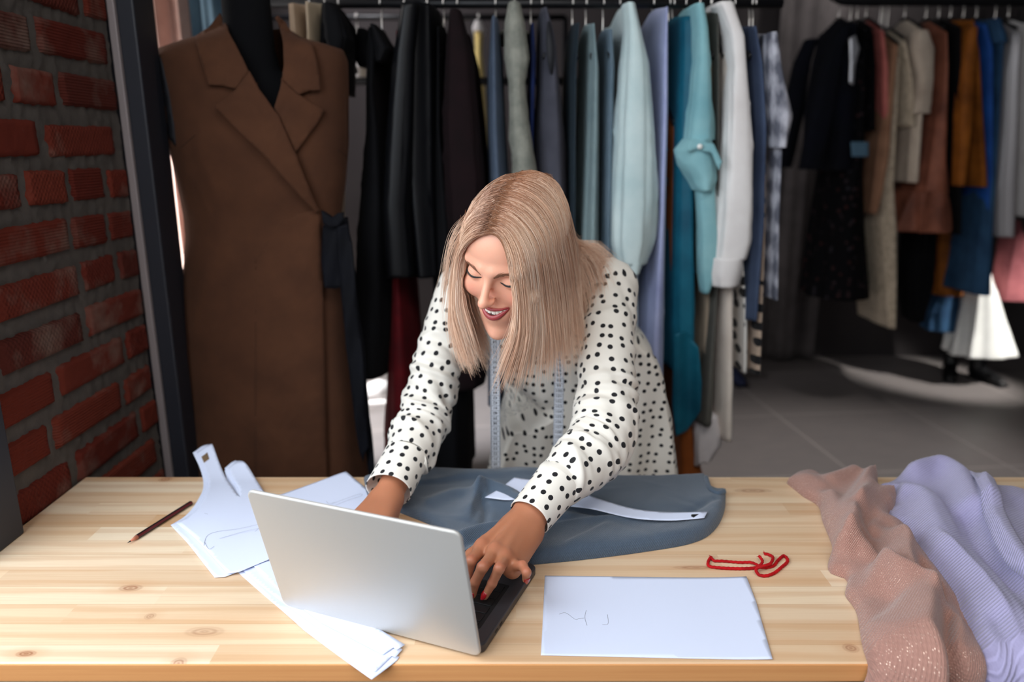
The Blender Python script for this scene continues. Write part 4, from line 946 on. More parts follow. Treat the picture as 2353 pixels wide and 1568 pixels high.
CB = Cloth([(836, 1103), (878, 1096), (930, 1096), (1008, 1085), (1090, 1090), (1200, 1083), (1300, 1097), (1480, 1102), (1620, 1097), (1633, 1125), (1650, 1132), (1668, 1128), (1664, 1178), (1640, 1222), (1590, 1250), (1480, 1270), (1340, 1288), (1216, 1300), (1190, 1312), (1120, 1310), (1058, 1270), (1000, 1215), (920, 1180), (850, 1150)],
          [ridge([(1190, 1290), (1330, 1272), (1480, 1252), (1590, 1232), (1650, 1180)], .007, .030), ridge([(1110, 1165), (1190, 1185), (1280, 1200), (1400, 1205), (1560, 1200)], .010, .016), ridge([(1300, 1182), (1420, 1200), (1560, 1196), (1640, 1165)], -.006, .008),
           ridge([(1060, 1250), (1110, 1232), (1180, 1225), (1240, 1232)], .012, .010), ridge([(1108, 1160), (1116, 1190), (1112, 1222)], -.011, .006), ridge([(1104, 1158), (1122, 1150), (1160, 1162), (1200, 1180)], .020, .009), ridge([(1060, 1270), (1100, 1255), (1150, 1250)], -.008, .007), lap([(1050, 1248), (1130, 1224), (1240, 1216), (1400, 1206), (1560, 1200), (1640, 1172)], -.010, .03), lap([(1080, 1216), (1104, 1160), (1130, 1150), (1180, 1166), (1230, 1180)], .016, .02), lap([(1400, 1214), (1340, 1250), (1290, 1280)], .006, .03), lap([(880, 1120), (960, 1128), (1060, 1118), (1150, 1112)], .006, .03), ridge([(960, 1100), (1100, 1105), (1230, 1100)], .007, .02), ridge([(990, 1170), (1050, 1150), (1100, 1156)], .010, .014)], .013, .014, 14, res=.0030, wr=.0016, sharp=[0, 8, 9, 11, 17])
cloth_obj('main_panel', BLUEK, gb, CB)
mk('hem_roll', *sweep(spline([P(1622, 1098, Z=TZ + .012), P(1630, 1122, Z=TZ + .014), P(1648, 1134, Z=TZ + .015), P(1664, 1130, Z=TZ + .014)], 40), .0050, None, 12), BLUEK, gb)
# curved white pattern piece lying on the blue cloth
cpoly = smooth_poly(plan([(1182, 1100), (1290, 1118), (1380, 1146), (1460, 1166), (1540, 1174), (1626, 1176), (1618, 1190), (1540, 1193), (1450, 1187), (1360, 1170), (1290, 1164), (1212, 1150), (1166, 1152), (1114, 1144), (1150, 1124)], TZ + .026), [0, 5, 6, 13], 6)
pc = thing('curved_paper_pattern', 'curved white paper pattern piece lying on the slate blue knit', 'paper', (*np.mean(cpoly, 0), TZ + .02))
cps = mk('sheet', *tri_sheet(cpoly, lambda x, y: TZ + .0258 + .003 * np.sin(x * 16 + 1)), PAPER, pc)
mk('punched_slot', *tri_sheet(plan([(1589, 1180), (1606, 1180), (1594, 1187), (1588, 1184)], TZ + .027), lambda x, y: TZ + .0262 + .003 * np.sin(x * 16 + 1), .0004, .004), KEY, pc)

LIL = knit('lilac_rib_knit', lin(180, 174, 208), lin(156, 150, 188), 1600., .95, .25, wale=.92)
lc = thing('lilac_sweater', 'lilac ribbed knit sweater heaped on the table and hanging over its front edge', 'garment', (.68, 1.1, TZ))
CLc = Cloth([(2010, 1130), (2060, 1112), (2110, 1096), (2160, 1092), (2215, 1108), (2250, 1130), (2300, 1140), (2420, 1140), (2560, 1200), (2640, 1400), (2560, 1700), (2380, 1780), (2180, 1720), (2040, 1640), (2004, 1560), (2030, 1440), (2080, 1330), (2040, 1210)],
          [ridge([(2040, 1150), (2110, 1175), (2150, 1260), (2250, 1360), (2340, 1480), (2400, 1600)], .022, .022), ridge([(2090, 1110), (2150, 1100), (2200, 1130), (2230, 1200)], .034, .026), lap([(2236, 1128), (2246, 1180), (2262, 1240), (2300, 1310), (2340, 1370), (2420, 1440)], .034, .05),
           lap([(2210, 1290), (2180, 1220), (2130, 1160), (2080, 1130)], .014, .03), lap([(2360, 1600), (2330, 1500), (2270, 1400), (2190, 1310), (2130, 1250)], .018, .04), ridge([(2216, 1215), (2240, 1270), (2290, 1330), (2330, 1380)], -.014, .010), ridge([(2330, 1160), (2420, 1250), (2500, 1400)], .012, .03), ridge([(2100, 1400), (2160, 1560), (2200, 1680)], .012, .02), ridge([(2290, 1470), (2340, 1570), (2370, 1660)], -.012, .012)], .018, .020, 31, res=.0042, wr=.0025, over=TY0 + .006, sharp=[0])
PNK = knit('dusty_pink_knit', lin(184, 140, 126), lin(156, 113, 101), 2400., .7, .8, sparkle=.16)
pk = thing('pink_sweater', 'dusty pink glitter knit sweater twisted along the table beside the lilac one', 'garment', (.5, 1.05, TZ))
CPk = Cloth([(1808, 1112), (1832, 1098), (1870, 1096), (1900, 1112), (1930, 1098), (1950, 1092), (1985, 1104), (2014, 1112), (2016, 1140), (2036, 1142), (2058, 1150), (2056, 1180), (2040, 1200), (2080, 1225), (2130, 1290), (2190, 1370), (2232, 1450), (2262, 1530), (2280, 1600), (2230, 1690), (2120, 1700), (2030, 1600), (1985, 1500), (1968, 1410), (1942, 1370), (1946, 1335), (1910, 1320), (1902, 1300), (1912, 1260), (1890, 1200), (1880, 1165), (1845, 1142)],
          [ridge([(1904, 1170), (1922, 1230), (1932, 1290)], 0.0208, .018), ridge([(2004, 1118), (1984, 1150), (1964, 1200), (1950, 1260), (1946, 1290)], 0.0286, .012), ridge([(1905, 1130), (1935, 1118), (1960, 1108)], 0.0182, .014), ridge([(2046, 1160), (2004, 1190), (1978, 1214)], 0.0234, .012), ridge([(1966, 1222), (1984, 1250), (2006, 1264)], -0.0130, .008),
           lap([(2012, 1140), (1990, 1164), (1960, 1215), (1950, 1270)], 0.0261, .016), lap([(1990, 1110), (1975, 1140), (1940, 1180), (1926, 1240)], 0.0174, .014), lap([(2050, 1172), (2020, 1200), (1992, 1222)], 0.0174, .012), lap([(2030, 1212), (1994, 1240), (1972, 1262), (1968, 1284)], 0.0174, .014), lap([(2100, 1350), (2124, 1410), (2140, 1440)], 0.0174, .02), lap([(1900, 1292), (1964, 1284), (2022, 1320)][::-1], 0.0290, .022), lap([(2050, 1246), (2090, 1287), (2096, 1335), (2112, 1404)][::-1], 0.0377, .030), lap([(1972, 1388), (2019, 1330), (2061, 1371), (2148, 1413), (2150, 1480), (2140, 1550), (2142, 1610)][::-1], 0.0435, .06),
           lap([(2030, 1215), (2080, 1262), (2139, 1335), (2197, 1433), (2228, 1510)], -0.0145, .02), lap([(2170, 1440), (2196, 1446), (2210, 1480), (2196, 1540)][::-1], 0.0203, .016), ridge([(2050, 1226), (2110, 1290), (2170, 1380)], 0.0130, .014), ridge([(2120, 1330), (2136, 1384), (2150, 1410)], -0.0182, .007), ridge([(2168, 1450), (2172, 1510), (2180, 1580)], -0.0208, .008), ridge([(1850, 1120), (1885, 1140)], 0.0104, .014)], .020, .016, 52, res=.0030, wr=.0022, over=TY0 + .006, sharp=[0, 9])
CPk.soft = 14
cloth_obj('body_panel', PNK, pk, CPk)
CLc.under = CPk
cloth_obj('body_panel', LIL, lc, CLc)
nb_ = CLc.strip([(2238, 1132), (2258, 1190), (2286, 1262), (2330, 1340), (2420, 1420)], .030, .001, .004); mk('neck_band', nb_[0], nb_[1], LIL, lc, uv=nb_[2])

# ================================================================== tape measure round her neck
TAPE = plain('tape_vinyl', lin(216, 219, 226), .45); TINK = plain('tape_print', lin(20, 22, 28), .6)
tY = 1.405
tl = P(1138, 900, Y=tY)[0]; trx = P(1283, 950, Y=tY)[0]
tm = thing('tape_measure', 'pale vinyl tape measure with black centimetre numbers hanging round her neck', 'tape measure', (.04, 1.44, 1.2))
tz = lambda y: P(1200, y, Y=tY)[2]
tp = spline([(tl, tY, .70), (tl, tY, 1.02), (tl + .004, tY, 1.13), (-.012, 1.43, 1.19), (.006, 1.475, 1.222), (.040, 1.50, 1.232), (.074, 1.475, 1.222), (.086, 1.43, 1.19), (trx - .003, tY, 1.13), (trx, tY, 1.02), (trx, tY, .72)], 160)
tw = .0098
rows = []
for p_, t_ in zip(tp, nrm(np.gradient(tp, axis=0))):
    # width direction stays horizontal and across the strip
    wdir = A([1., 0, 0]) if abs(t_[2]) > .8 else nrm(np.cross(t_, nrm(A([p_[0] - .04, p_[1] - 1.43, .8]))))
    rows.append((p_, wdir))
wd = A([r[1] for r in rows]); sg = np.where((wd @ A([1., .0, 0])) < 0, -1, 1)
for _ in range(10): wd = nrm(wd + .5 * (np.roll(wd, 1, 0) + np.roll(wd, -1, 0)) * 1.0) if False else wd
R4 = []
for (p_, _), w_ in zip(rows, wd):
    nrm_ = A([0, -1., 0]); R4.append([p_ - w_ * tw, p_ + w_ * tw])
mk('strap', *solid(*loft(R4, wrap=False), .0007), TAPE, tm, smooth=False)
def text_mesh(s, size):
    cu = bpy.data.curves.new('txt', 'FONT'); cu.body = s; cu.size = size; cu.align_x = 'CENTER'; cu.align_y = 'CENTER'; cu.resolution_u = 3
    o = bpy.data.objects.new('txt', cu); link(o); dg = bpy.context.evaluated_depsgraph_get(); me = o.evaluated_get(dg).to_mesh()
    V = A([tuple(v.co) for v in me.vertices]).reshape(-1, 3); F_ = [list(f.vertices) for f in me.polygons]; bpy.data.objects.remove(o); bpy.data.curves.remove(cu); return V, F_
prt = []
for side, X0, seq in (('L', tl, range(28, 58)), ('R', trx, range(92, 118))):
    for nmb in seq:
        yy = 914 + (43 - nmb) * 11.7 if side == 'L' else 887 + (nmb - 99) * 11.85
        z = tz(yy)
        if z > 1.07 or z < .74: continue
        v, f = text_mesh(str(nmb), .0086)
        x_, y_ = v[:, 0] * 1.05, v[:, 1]
        if side == 'L': x_, y_ = -x_, -y_
        prt.append((np.stack([X0 + x_, np.full(len(v), tY - .0011), z + y_], 1), f))
        zz = z + .0048
        prt.append(box((X0, tY - .0010, zz), (tw * 2 * .98, .0004, .0004)))
        for k in range(1, 10):
            for sx in (-1, 1): prt.append(box((X0 + sx * (tw - .0012), tY - .0010, zz - .00098 * k), (.0022 if k != 5 else .0030, .0004, .00017)))
    zc = (tz(1085) + 1.06) / 2
mk('printed_lettering', *join(*prt), TINK, tm, smooth=False)

# ================================================================== dress form and camel wrap coat
YC = 1.86
crow = [(60, 520, 645, .055), (78, 490, 668, .070), (95, 430, 722, .085), (112, 372, 786, .095), (140, 363, 797, .110), (220, 384, 798, .125), (330, 397, 799, .130), (420, 417, 792, .120), (490, 430, 783, .110), (540, 434, 786, .112), (650, 428, 800, .128), (800, 424, 815, .138), (1090, 424, 842, .150), (1400, 424, 868, .165)]
cz_, cx_, ch_, cd_ = [], [], [], []
for y, a, b, d in crow:
    p0, p1 = P(a, y, Y=YC), P(b, y, Y=YC); cz_.append(p0[2]); cx_.append((p0[0] + p1[0]) / 2); ch_.append((p1[0] - p0[0]) / 2); cd_.append(d)
cz_, cx_, ch_, cd_ = map(A, (cz_, cx_, ch_, cd_)); od = np.argsort(cz_)
def coat_at(z): return [np.interp(z, cz_[od], v[od]) for v in (cx_, ch_, cd_)]
def coat_front(px, py):
    """depth of the coat's front where a sight line meets it"""
    d = A([(px - 1176.5) / FPX, _c - (py - 784.) / FPX * _s, -(_s + (py - 784.) / FPX * _c)])
    for Y in np.arange(1.66, 1.87, .002):
        q = A([0, 0, CZ]) + d * (Y / d[1]); x, h, dp = coat_at(q[2]); u = abs(q[0] - x) / h
        if u < 1 and Y > YC - dp * (1 - u ** 2.3) ** (1 / 2.3): return Y
    return YC
CAMEL = fabric('camel_wool', lin(84, 53, 36), lin(72, 45, 31), .92, 1300, .4, 9, .35)
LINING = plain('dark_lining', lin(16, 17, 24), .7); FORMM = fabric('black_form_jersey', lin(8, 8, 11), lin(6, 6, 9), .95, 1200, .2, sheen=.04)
SASHM = fabric('navy_black_sash', lin(11, 13, 22), lin(8, 9, 15), .8, 1200, .3, sheen=.08)
coat = thing('wrap_coat', 'sleeveless camel brown wrap coat with wide lapels on the black dress form', 'coat', (float(cx_[5]), YC, .6))
zs = np.linspace(cz_.min(), cz_.max(), 150); th = np.linspace(0, 2 * np.pi, 161); cth, sth = np.cos(th), np.sin(th); rr = []
cf = fold_field(77, 40, (1.2, 1.6), .004, .14, .02, 1.5, .35)
sp = lambda v, e: np.sign(v) * np.abs(v) ** e
for z in zs:
    x, h, d = coat_at(z); k = np.clip((1.15 - z) / .5, 0, 1); w = cf(th * .22, z) + .007 * k * np.sin(9 * th + 1)
    rr.append(np.stack([x + (h + w * .6) * sp(cth, 2 / 2.3), YC + (d + w) * sp(sth, 2 / 2.3), np.full(161, z)], 1))
Vc, Fcx = loft(rr, wrap=False)
vneck = [(500, -40), (508, 40), (560, 140), (632, 252), (646, 170), (652, 60), (660, -40)]
def to_px(p):
    zc = p[:, 1] * _c - (p[:, 2] - CZ) * _s; return 1176.5 + FPX * p[:, 0] / zc, 784 + FPX * -(p[:, 1] * _s + (p[:, 2] - CZ) * _c) / zc
ux, uy = to_px(Vc); cut = in_poly(ux, uy, vneck) & (Vc[:, 1] < YC)
Fk = [f for f in Fcx if not any(cut[i] for i in f)]
mk('body', Vc, Fk, CAMEL, coat)
def panel(px_poly, Yf, thick=.004, res=7.0, wav=0.0):
    pts = tri_px(px_poly, res); v2, f = pts
    V = A([P(a, b, Y=Yf(a, b)) for a, b in v2]); return solid(V, f, thick)
def tri_px(poly, res):
    from mathutils.geometry import delaunay_2d_cdt
    p = np.asarray(poly, float); m = len(p); pts = []
    for i in range(m):
        a, b = p[i], p[(i + 1) % m]; k = max(1, int(np.linalg.norm(b - a) / res)); pts += [a + (b - a) * t_ / k for t_ in range(k)]
    lo_, hi_ = p.min(0), p.max(0); gx, gy = np.meshgrid(np.arange(lo_[0], hi_[0], res), np.arange(lo_[1], hi_[1], res)); gx, gy = gx.ravel(), gy.ravel(); ok = in_poly(gx, gy, p) & (poly_dist(gx, gy, p) > res * .45); nb = len(pts)
    vo, eo, fo, *_ = delaunay_2d_cdt([Vector(q) for q in pts] + [Vector((a, b)) for a, b in zip(gx[ok], gy[ok])], [], [list(range(nb))], 1, 1e-4)
    return A([tuple(v) for v in vo]), fo
def cp_(o, lift=0.0): return lambda a, b: coat_front(a, b) - o - lift
LAP = {'collar': [[(505, 30), (480, 62), (446, 84), (450, 100), (466, 157), (478, 195), (510, 196), (541, 205), (571, 164), (548, 115), (530, 82), (512, 45)], [(640, 36), (668, 70), (719, 102), (728, 140), (735, 175), (737, 207), (712, 208), (687, 217), (648, 182), (652, 150), (650, 90)]],
       'lapel': [[(573, 163), (541, 206), (518, 226), (491, 245), (545, 300), (605, 357), (670, 430), (726, 489), (736, 487), (723, 462), (680, 357), (640, 266), (628, 250), (594, 204)], [(648, 181), (687, 217), (719, 239), (748, 253), (728, 286), (678, 353), (664, 321), (637, 264), (630, 247), (643, 205)]]}
for nm, off in (('collar', .016), ('lapel', .020)):
    for i, pl in enumerate(LAP[nm]):
        o_ = off if not (nm == 'lapel' and i == 1) else .012
        mk(nm, *panel(pl, cp_(o_), -.005), CAMEL, coat)
mk('front_panel', *panel([(735, 480), (741, 600), (746, 800), (752, 1090), (762, 1390), (600, 1390), (585, 1090), (585, 800), (585, 600), (650, 500)], lambda a, b: coat_front(a, b) - .001 - .013 * min(1, max(0, (a - 590) / 140)) * min(1, max(0, (b - 470) / 160 + (a - 690) / 60)), -.003, 9), CAMEL, coat)
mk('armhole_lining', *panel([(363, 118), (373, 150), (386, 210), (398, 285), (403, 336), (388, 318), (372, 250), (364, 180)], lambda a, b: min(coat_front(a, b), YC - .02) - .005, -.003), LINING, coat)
dart = lambda q: sweep([P(a, b, Y=coat_front(a, b) - .0006) for a, b in spline(q, 14)], .0011, None, 6)
mk('seam', *dart([(414, 340), (440, 318), (470, 292)]), fabric('camel_seam', lin(58, 36, 24), None), coat)
mk('seam', *dart([(776, 345), (788, 352), (797, 362)]), bpy.data.materials['camel_seam'], coat)
sash = lambda dy: (lambda a, b: 1.725 + dy + .006 * math.sin(a * .09 + b * .02))
mk('sash_knot', *panel([(738, 486), (748, 492), (760, 502), (776, 490), (788, 488), (792, 506), (778, 520), (756, 524), (742, 514)], sash(0), -.018), SASHM, coat)
mk('sash_bow', *panel([(742, 518), (770, 508), (800, 500), (806, 560), (802, 656), (770, 664), (746, 662), (738, 600)], sash(.014), -.010), SASHM, coat)
mk('sash_tail', *panel([(776, 520), (800, 516), (808, 560), (818, 680), (832, 820), (842, 960), (846, 1030), (838, 1042), (834, 1062), (826, 1038), (814, 960), (796, 800), (782, 660)], sash(.004), -.004), SASHM, coat)
mk('sash_tail', *panel([(800, 560), (814, 620), (836, 800), (850, 960), (862, 1100), (848, 1100), (838, 1020), (818, 800)], sash(.03), -.004), SASHM, coat)
mk('sash_band', *panel([(430, 534), (440, 532), (441, 548), (431, 552)], lambda a, b: YC - .03, -.003), SASHM, coat)
fx = float(cx_[2]); man = thing('dress_form', 'black jersey dress form wearing the camel coat next to the brick wall', 'mannequin', (fx, YC, 0))
fr_ = []
for z, h, d, dy in ((.82, .12, .09, 0), (.90, .145, .105, 0), (1.05, .112, .088, 0), (1.18, .120, .098, 0), (1.34, .150, .108, 0), (1.46, .152, .096, 0), (1.53, .150, .080, 0), (1.575, .105, .066, 0), (1.60, .066, .058, -.004), (1.65, .056, .054, -.008), (1.76, .054, .052, -.010), (1.775, .045, .044, -.010)):
    fr_.append((z, h, d, dy))
fr_ = A(fr_); zz = np.linspace(.82, 1.775, 90); rr = []
for z in zz:
    h, d, dy = [np.interp(z, fr_[:, 0], fr_[:, k]) for k in (1, 2, 3)]; rr.append(np.stack([fx + h * np.cos(th[:-1]), YC + dy + d * np.sin(th[:-1]), np.full(160, z)], 1))
mk('torso', *loft(rr, cap0=True, cap1=True), FORMM, man)
mk('pole', *sweep([(fx, YC, .03), (fx, YC, .84)], .016, None, 20), STEEL, man); mk('base', *sweep([(fx, YC, 0), (fx, YC, .022), (fx, YC, .032)], [.17, .17, .03], None, 40, up=(1, 0, 0)), STEEL, man)

# ================================================================== clothes rails and everything on them
RAILM = plain('black_rail_paint', lin(18, 18, 22), .45, .2); CHROME = plain('chrome_hook', lin(232, 226, 220), .25, .6); HANGM = plain('black_hanger', lin(16, 16, 20), .45)
def ring_rows(rows, Yf, dep):
    out = []
    for y, a, b in rows:
        p0, p1 = P(a, y, Y=Yf), P(b, y, Y=Yf); out.append((p0[2], (p0[0] + p1[0]) / 2, max(.004, (p1[0] - p0[0]) / 2)))
    r = A(out); return r[np.argsort(-r[:, 0])]
def hang_tube(rows, Yf, dep, seed, folds=5, amp=.16, n=64, m=70, neck=True, hem=0.0, shoulder=.075, pw=2.6):
    """hanging cloth seen edge-on: width from the outline rows at its front, dep deep, pleated, with sloping shoulders"""
    r = ring_rows(rows, Yf, dep); rg = np.random.default_rng(seed); z0, z1 = r[0, 0], r[-1, 0]; zs = np.linspace(z0, z1, m); th = np.linspace(0, 2 * np.pi, n, endpoint=False)
    f2 = fold_field(seed + 900, 36, (2.0, max(.2, z0 - z1)), .0055, .07, .010, .9, .9)
    yc = Yf + dep / 2; ph = rg.uniform(0, 6.3, 4); out = []
    ff = fold_field(seed + 500, 22, (2.0, max(.2, z0 - z1)), .010, .16, .018, 1.5, .25)
    if neck:
        for t_ in np.linspace(1, 0, 9)[:-1]:
            hx = r[0, 2] * (1 - .45 * t_); hy = dep / 2 * (1 - t_) + .055 * t_; out.append(np.stack([r[0, 1] + hx * np.cos(th), yc + hy * np.sin(th), np.full(n, z0 + shoulder * t_)], 1))
    for z in zs:
        cx = np.interp(-z, -r[:, 0], r[:, 1]); hx = np.interp(-z, -r[:, 0], r[:, 2]); k = (z0 - z) / (z0 - z1 + 1e-9)
        wob = 1 + amp * (.35 + .65 * k) * (np.sin(folds * th + ph[0] + 1.4 * math.sin(k * 2 + ph[1])) * .7 + np.sin((folds * 2 + 1) * th + ph[2]) * .3)
        ww = ff(th * .32, z0 - z) * (.3 + k) + f2(th * .32, z0 - z); c_, s_ = np.cos(th), np.sin(th)
        x = cx + (hx * wob + ww * min(1, hx / .03)) * np.sign(c_) * np.abs(c_) ** (2 / pw); y = yc + dep / 2 * (1 + .04 * np.sin(folds * th + ph[3])) * np.sign(s_) * np.abs(s_) ** (2 / pw)
        out.append(np.stack([x, y, np.full(n, z) - hem * k * (.5 + .5 * np.sin(2 * th + ph[1]))], 1))
    return loft(out, cap0=True, cap1=True)
def hanger(X, Y, zrail, zn, half, label, group):
    hr = .0019 if Y < 3 else .0040
    h = thing('coat_hanger', label, 'hanger', (X, Y, zn), group)
    mk('shoulder_bar', *sweep(spline([(X, Y - half, zn - .055), (X, Y - half * .55, zn - .02), (X, Y - .02, zn + .012), (X, Y + .02, zn + .012), (X, Y + half * .55, zn - .02), (X, Y + half, zn - .055)], 40), .0045, .0085, 10, up=(0, 0, 1)), HANGM, h)
    hk = [(X, Y, zn + .010), (X, Y, zrail - .045)] + [(X, Y + .019 * math.sin(a) - 0 + .0, zrail - .0 + .0195 * -math.cos(a) * 1.0) for a in np.linspace(.5, 5.0, 14)]
    mk('hook', *sweep(spline(hk, 50), hr, None, 8), CHROME, h)
def rack_item(name, label, cat, mat, rows, Yr, zr, dep=.40, front=None, sleeve=None, cuff=None, seed=1, folds=5, amp=.16, hem=0.0, hlabel=None, group=None, hgroup=None, collar=False, sl_mat=None, extra=None, hang=True, sf=3, sa=.14):
    Yf = Yr - dep / 2 if front is None else front
    r = ring_rows(rows, Yf, dep); X = r[0, 1]; zn = min(r[0, 0] + .075, zr - .10); sh = max(.02, zn - r[0, 0])
    g = thing(name, label, cat, (X, Yr, r[-1, 0]), group)
    mk('body', *hang_tube(rows, Yf, dep, seed, folds, amp, hem=hem, shoulder=sh), mat, g)
    if sleeve:
        for k, fy in enumerate((Yf - .045, Yr + dep / 2 - .05)):
            if k == 1: sv = [(y, a, b) for y, a, b in sleeve]; base = ring_rows(sleeve, Yf - .045, .1)
            v, f = hang_tube(sleeve, Yf - .045, .10, seed + 9 + k, sf, sa, n=56, m=60, neck=False)
            if k == 1: v = v + A([0, fy - (Yf - .045), 0])
            mk('sleeve', v, f, sl_mat or mat, g)
        if cuff:
            for k in (0, 1):
                v, f = hang_tube(cuff, Yf - .048, .106, seed + 20, 2, .05, n=40, m=12, neck=False, pw=2.2)
                if k: v = v + A([0, dep + .043 - .048, 0])
                mk('cuff', v, f, sl_mat or mat, g)
    if collar:
        q = [(X + .035 * math.sin(a), Yr - .055 * math.cos(a), zn + .012 + .012 * math.cos(a)) for a in np.linspace(0, 2 * np.pi, 28)]
        mk('collar', *sweep(q, .016, .006, 10, caps=False), mat, g)
    if extra: extra(g, Yf)
    if hang: hanger(X, Yr, zr, zn, dep * .46, hlabel or ('black hanger holding the ' + name.replace('_', ' ')), hgroup)
    return g
F = fabric
YR, ZR = 2.16, P(1176, 8, Y=2.16)[2]
x0r, x1r = P(560, 8, Y=YR)[0], P(1772, 8, Y=YR)[0]
rk = thing('clothes_rack', 'black rail hung from the ceiling behind the woman, crowded with garments', 'clothes rack', ((x0r + x1r) / 2, YR, 0))
mk('rail', *sweep([(x0r - .03, YR, ZR), (x1r + .03, YR, ZR)], .0125, None, 16), RAILM, rk)
for x in (x0r, x1r):
    mk('suspension_rod', *sweep([(x, YR, ZR), (x, YR, 3.30)], .0105, None, 16), RAILM, rk)
    mk('ceiling_plate', *sweep([(x, YR, 3.285), (x, YR, 3.30)], .04, None, 20, up=(1, 0, 0)), RAILM, rk)
BLK = F('black_crepe', lin(9, 9, 13), lin(6, 6, 9), .85, 1100, .2, sheen=.05); SAT = plain('black_satin', lin(8, 9, 13), .46, 0, .3)
GR = 'garments on the rack behind the woman'
def item(*a, **k): return rack_item(*a, YR, ZR, **k)
item('beige_shirt', 'beige shirt hanging just behind the camel coat collar', 'shirt', F('beige_cotton', lin(176, 152, 128)), [(6, 652, 682), (100, 656, 690), (500, 650, 700), (800, 650, 700)], seed=2)
item('sand_blouse', 'sand coloured blouse second along the rack behind the camel coat', 'blouse', F('sand_silk', lin(196, 174, 148), None, .6), [(4, 694, 718), (80, 698, 722), (400, 690, 726), (760, 690, 726)], seed=3)
item('black_blouse', 'short black blouse with wide sleeve above the shoulder of the camel coat', 'blouse', BLK, [(8, 732, 748), (60, 728, 752), (110, 728, 750), (200, 730, 748)], sleeve=[(4, 738, 766), (40, 734, 784), (84, 740, 796), (112, 752, 786)], seed=4)
item('black_dress', 'narrow black dress with a pointed cap sleeve beside the camel coat', 'dress', BLK, [(62, 838, 856), (110, 830, 874), (200, 828, 868), (300, 826, 882), (500, 806, 900), (700, 794, 898), (872, 786, 888)], sleeve=[(54, 846, 862), (84, 850, 880), (110, 856, 894), (138, 862, 878)], seed=5)
item('dark_red_dress', 'long dark red dress reaching down beside the black dress', 'dress', F('dark_red_velvet', lin(98, 12, 20), lin(60, 8, 14), .7), [(70, 905, 918), (300, 896, 915), (640, 890, 930), (850, 880, 950), (1000, 876, 960), (1130, 872, 965)], seed=6, dep=.34)
item('black_satin_coat', 'long black satin coat with blue sheen along its folds', 'coat', SAT, [(4, 928, 998), (110, 918, 1004), (250, 912, 1008), (420, 908, 1012), (640, 935, 1020)], sleeve=[(4, 918, 960), (120, 900, 950), (300, 884, 945), (480, 876, 935), (640, 884, 945)], seed=7, folds=7, collar=True)
item('burgundy_jacket', 'very dark burgundy jacket between the black satin coat and a slate blue shirt', 'jacket', F('burgundy_wool', lin(26, 11, 15), lin(16, 8, 10), .9, sheen=.06), [(28, 1026, 1052), (150, 1022, 1074), (300, 1020, 1098), (430, 1022, 1108), (900, 1022, 1112)], sleeve=[(20, 1030, 1058), (120, 1020, 1082), (260, 1012, 1096), (420, 1018, 1110), (560, 1030, 1106)], seed=8)
item('long_black_gown', 'long black gown reaching below table height behind her bent arm', 'gown', BLK, [(60, 1000, 1012), (300, 996, 1016), (640, 985, 1060), (900, 985, 1075), (1130, 985, 1080)], seed=29, dep=.36)
item('slate_blue_shirt', 'slate blue shirt hanging left of the grey tweed jacket', 'shirt', F('slate_cotton', lin(84, 96, 114), lin(66, 78, 96), .75), [(36, 1126, 1144), (150, 1117, 1154), (300, 1116, 1160), (430, 1120, 1168), (950, 1120, 1170)], seed=9, folds=6)
item('tweed_jacket', 'grey green tweed jacket with a crumpled sleeve above the blonde head', 'jacket', F('grey_tweed', lin(146, 146, 136), lin(118, 120, 112), .95, 700, .6, 30), [(8, 1172, 1194), (120, 1176, 1204), (400, 1190, 1226), (900, 1195, 1236)], sleeve=[(2, 1168, 1196), (50, 1160, 1206), (130, 1161, 1216), (190, 1170, 1206), (260, 1170, 1212), (400, 1180, 1232), (640, 1194, 1244)], seed=10, collar=True)
item('royal_blue_top', 'slim royal blue top half hidden behind the charcoal vest', 'top', F('royal_blue', lin(18, 36, 84), lin(12, 24, 60), .6), [(52, 1220, 1228), (120, 1218, 1234), (300, 1216, 1228), (520, 1216, 1226)], seed=11)
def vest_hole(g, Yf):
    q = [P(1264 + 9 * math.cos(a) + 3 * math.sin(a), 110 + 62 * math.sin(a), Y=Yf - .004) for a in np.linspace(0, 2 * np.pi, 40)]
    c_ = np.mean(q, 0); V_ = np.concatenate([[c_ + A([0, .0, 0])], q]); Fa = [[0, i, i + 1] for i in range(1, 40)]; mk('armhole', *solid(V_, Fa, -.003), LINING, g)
item('charcoal_vest', 'charcoal sleeveless vest with a dark armhole', 'vest', F('charcoal_wool', lin(74, 74, 84), lin(56, 57, 66), .9), [(16, 1242, 1262), (80, 1240, 1284), (200, 1238, 1294), (300, 1232, 1304), (450, 1232, 1310), (900, 1236, 1316)], seed=12, extra=vest_hole)
item('navy_chiffon_dress', 'dark navy sheer dress with pale edge beside the sage trousers', 'dress', F('navy_chiffon', lin(46, 58, 66), lin(30, 40, 48), .6), [(52, 1322, 1336), (150, 1312, 1330), (300, 1310, 1328), (520, 1312, 1326), (900, 1312, 1326)], seed=13)
item('sage_trousers', 'sage grey trousers with soft pleats beside the blue grey trousers', 'trousers', F('sage_viscose', lin(134, 152, 154), lin(108, 128, 134), .7), [(54, 1354, 1372), (150, 1352, 1384), (300, 1348, 1384), (560, 1336, 1382), (1000, 1334, 1386)], seed=14, folds=7, amp=.22)
item('blue_grey_trousers', 'blue grey trousers hanging left of the mint knit cardigan', 'trousers', F('bluegrey_viscose', lin(120, 138, 152), lin(92, 112, 128), .7), [(66, 1400, 1412), (150, 1398, 1418), (300, 1394, 1414), (560, 1390, 1412), (950, 1388, 1412)], seed=15, folds=6, amp=.22)
MINT = knit('mint_knit', lin(188, 212, 216), lin(164, 194, 200), 900., .4, 1, wale=.4)
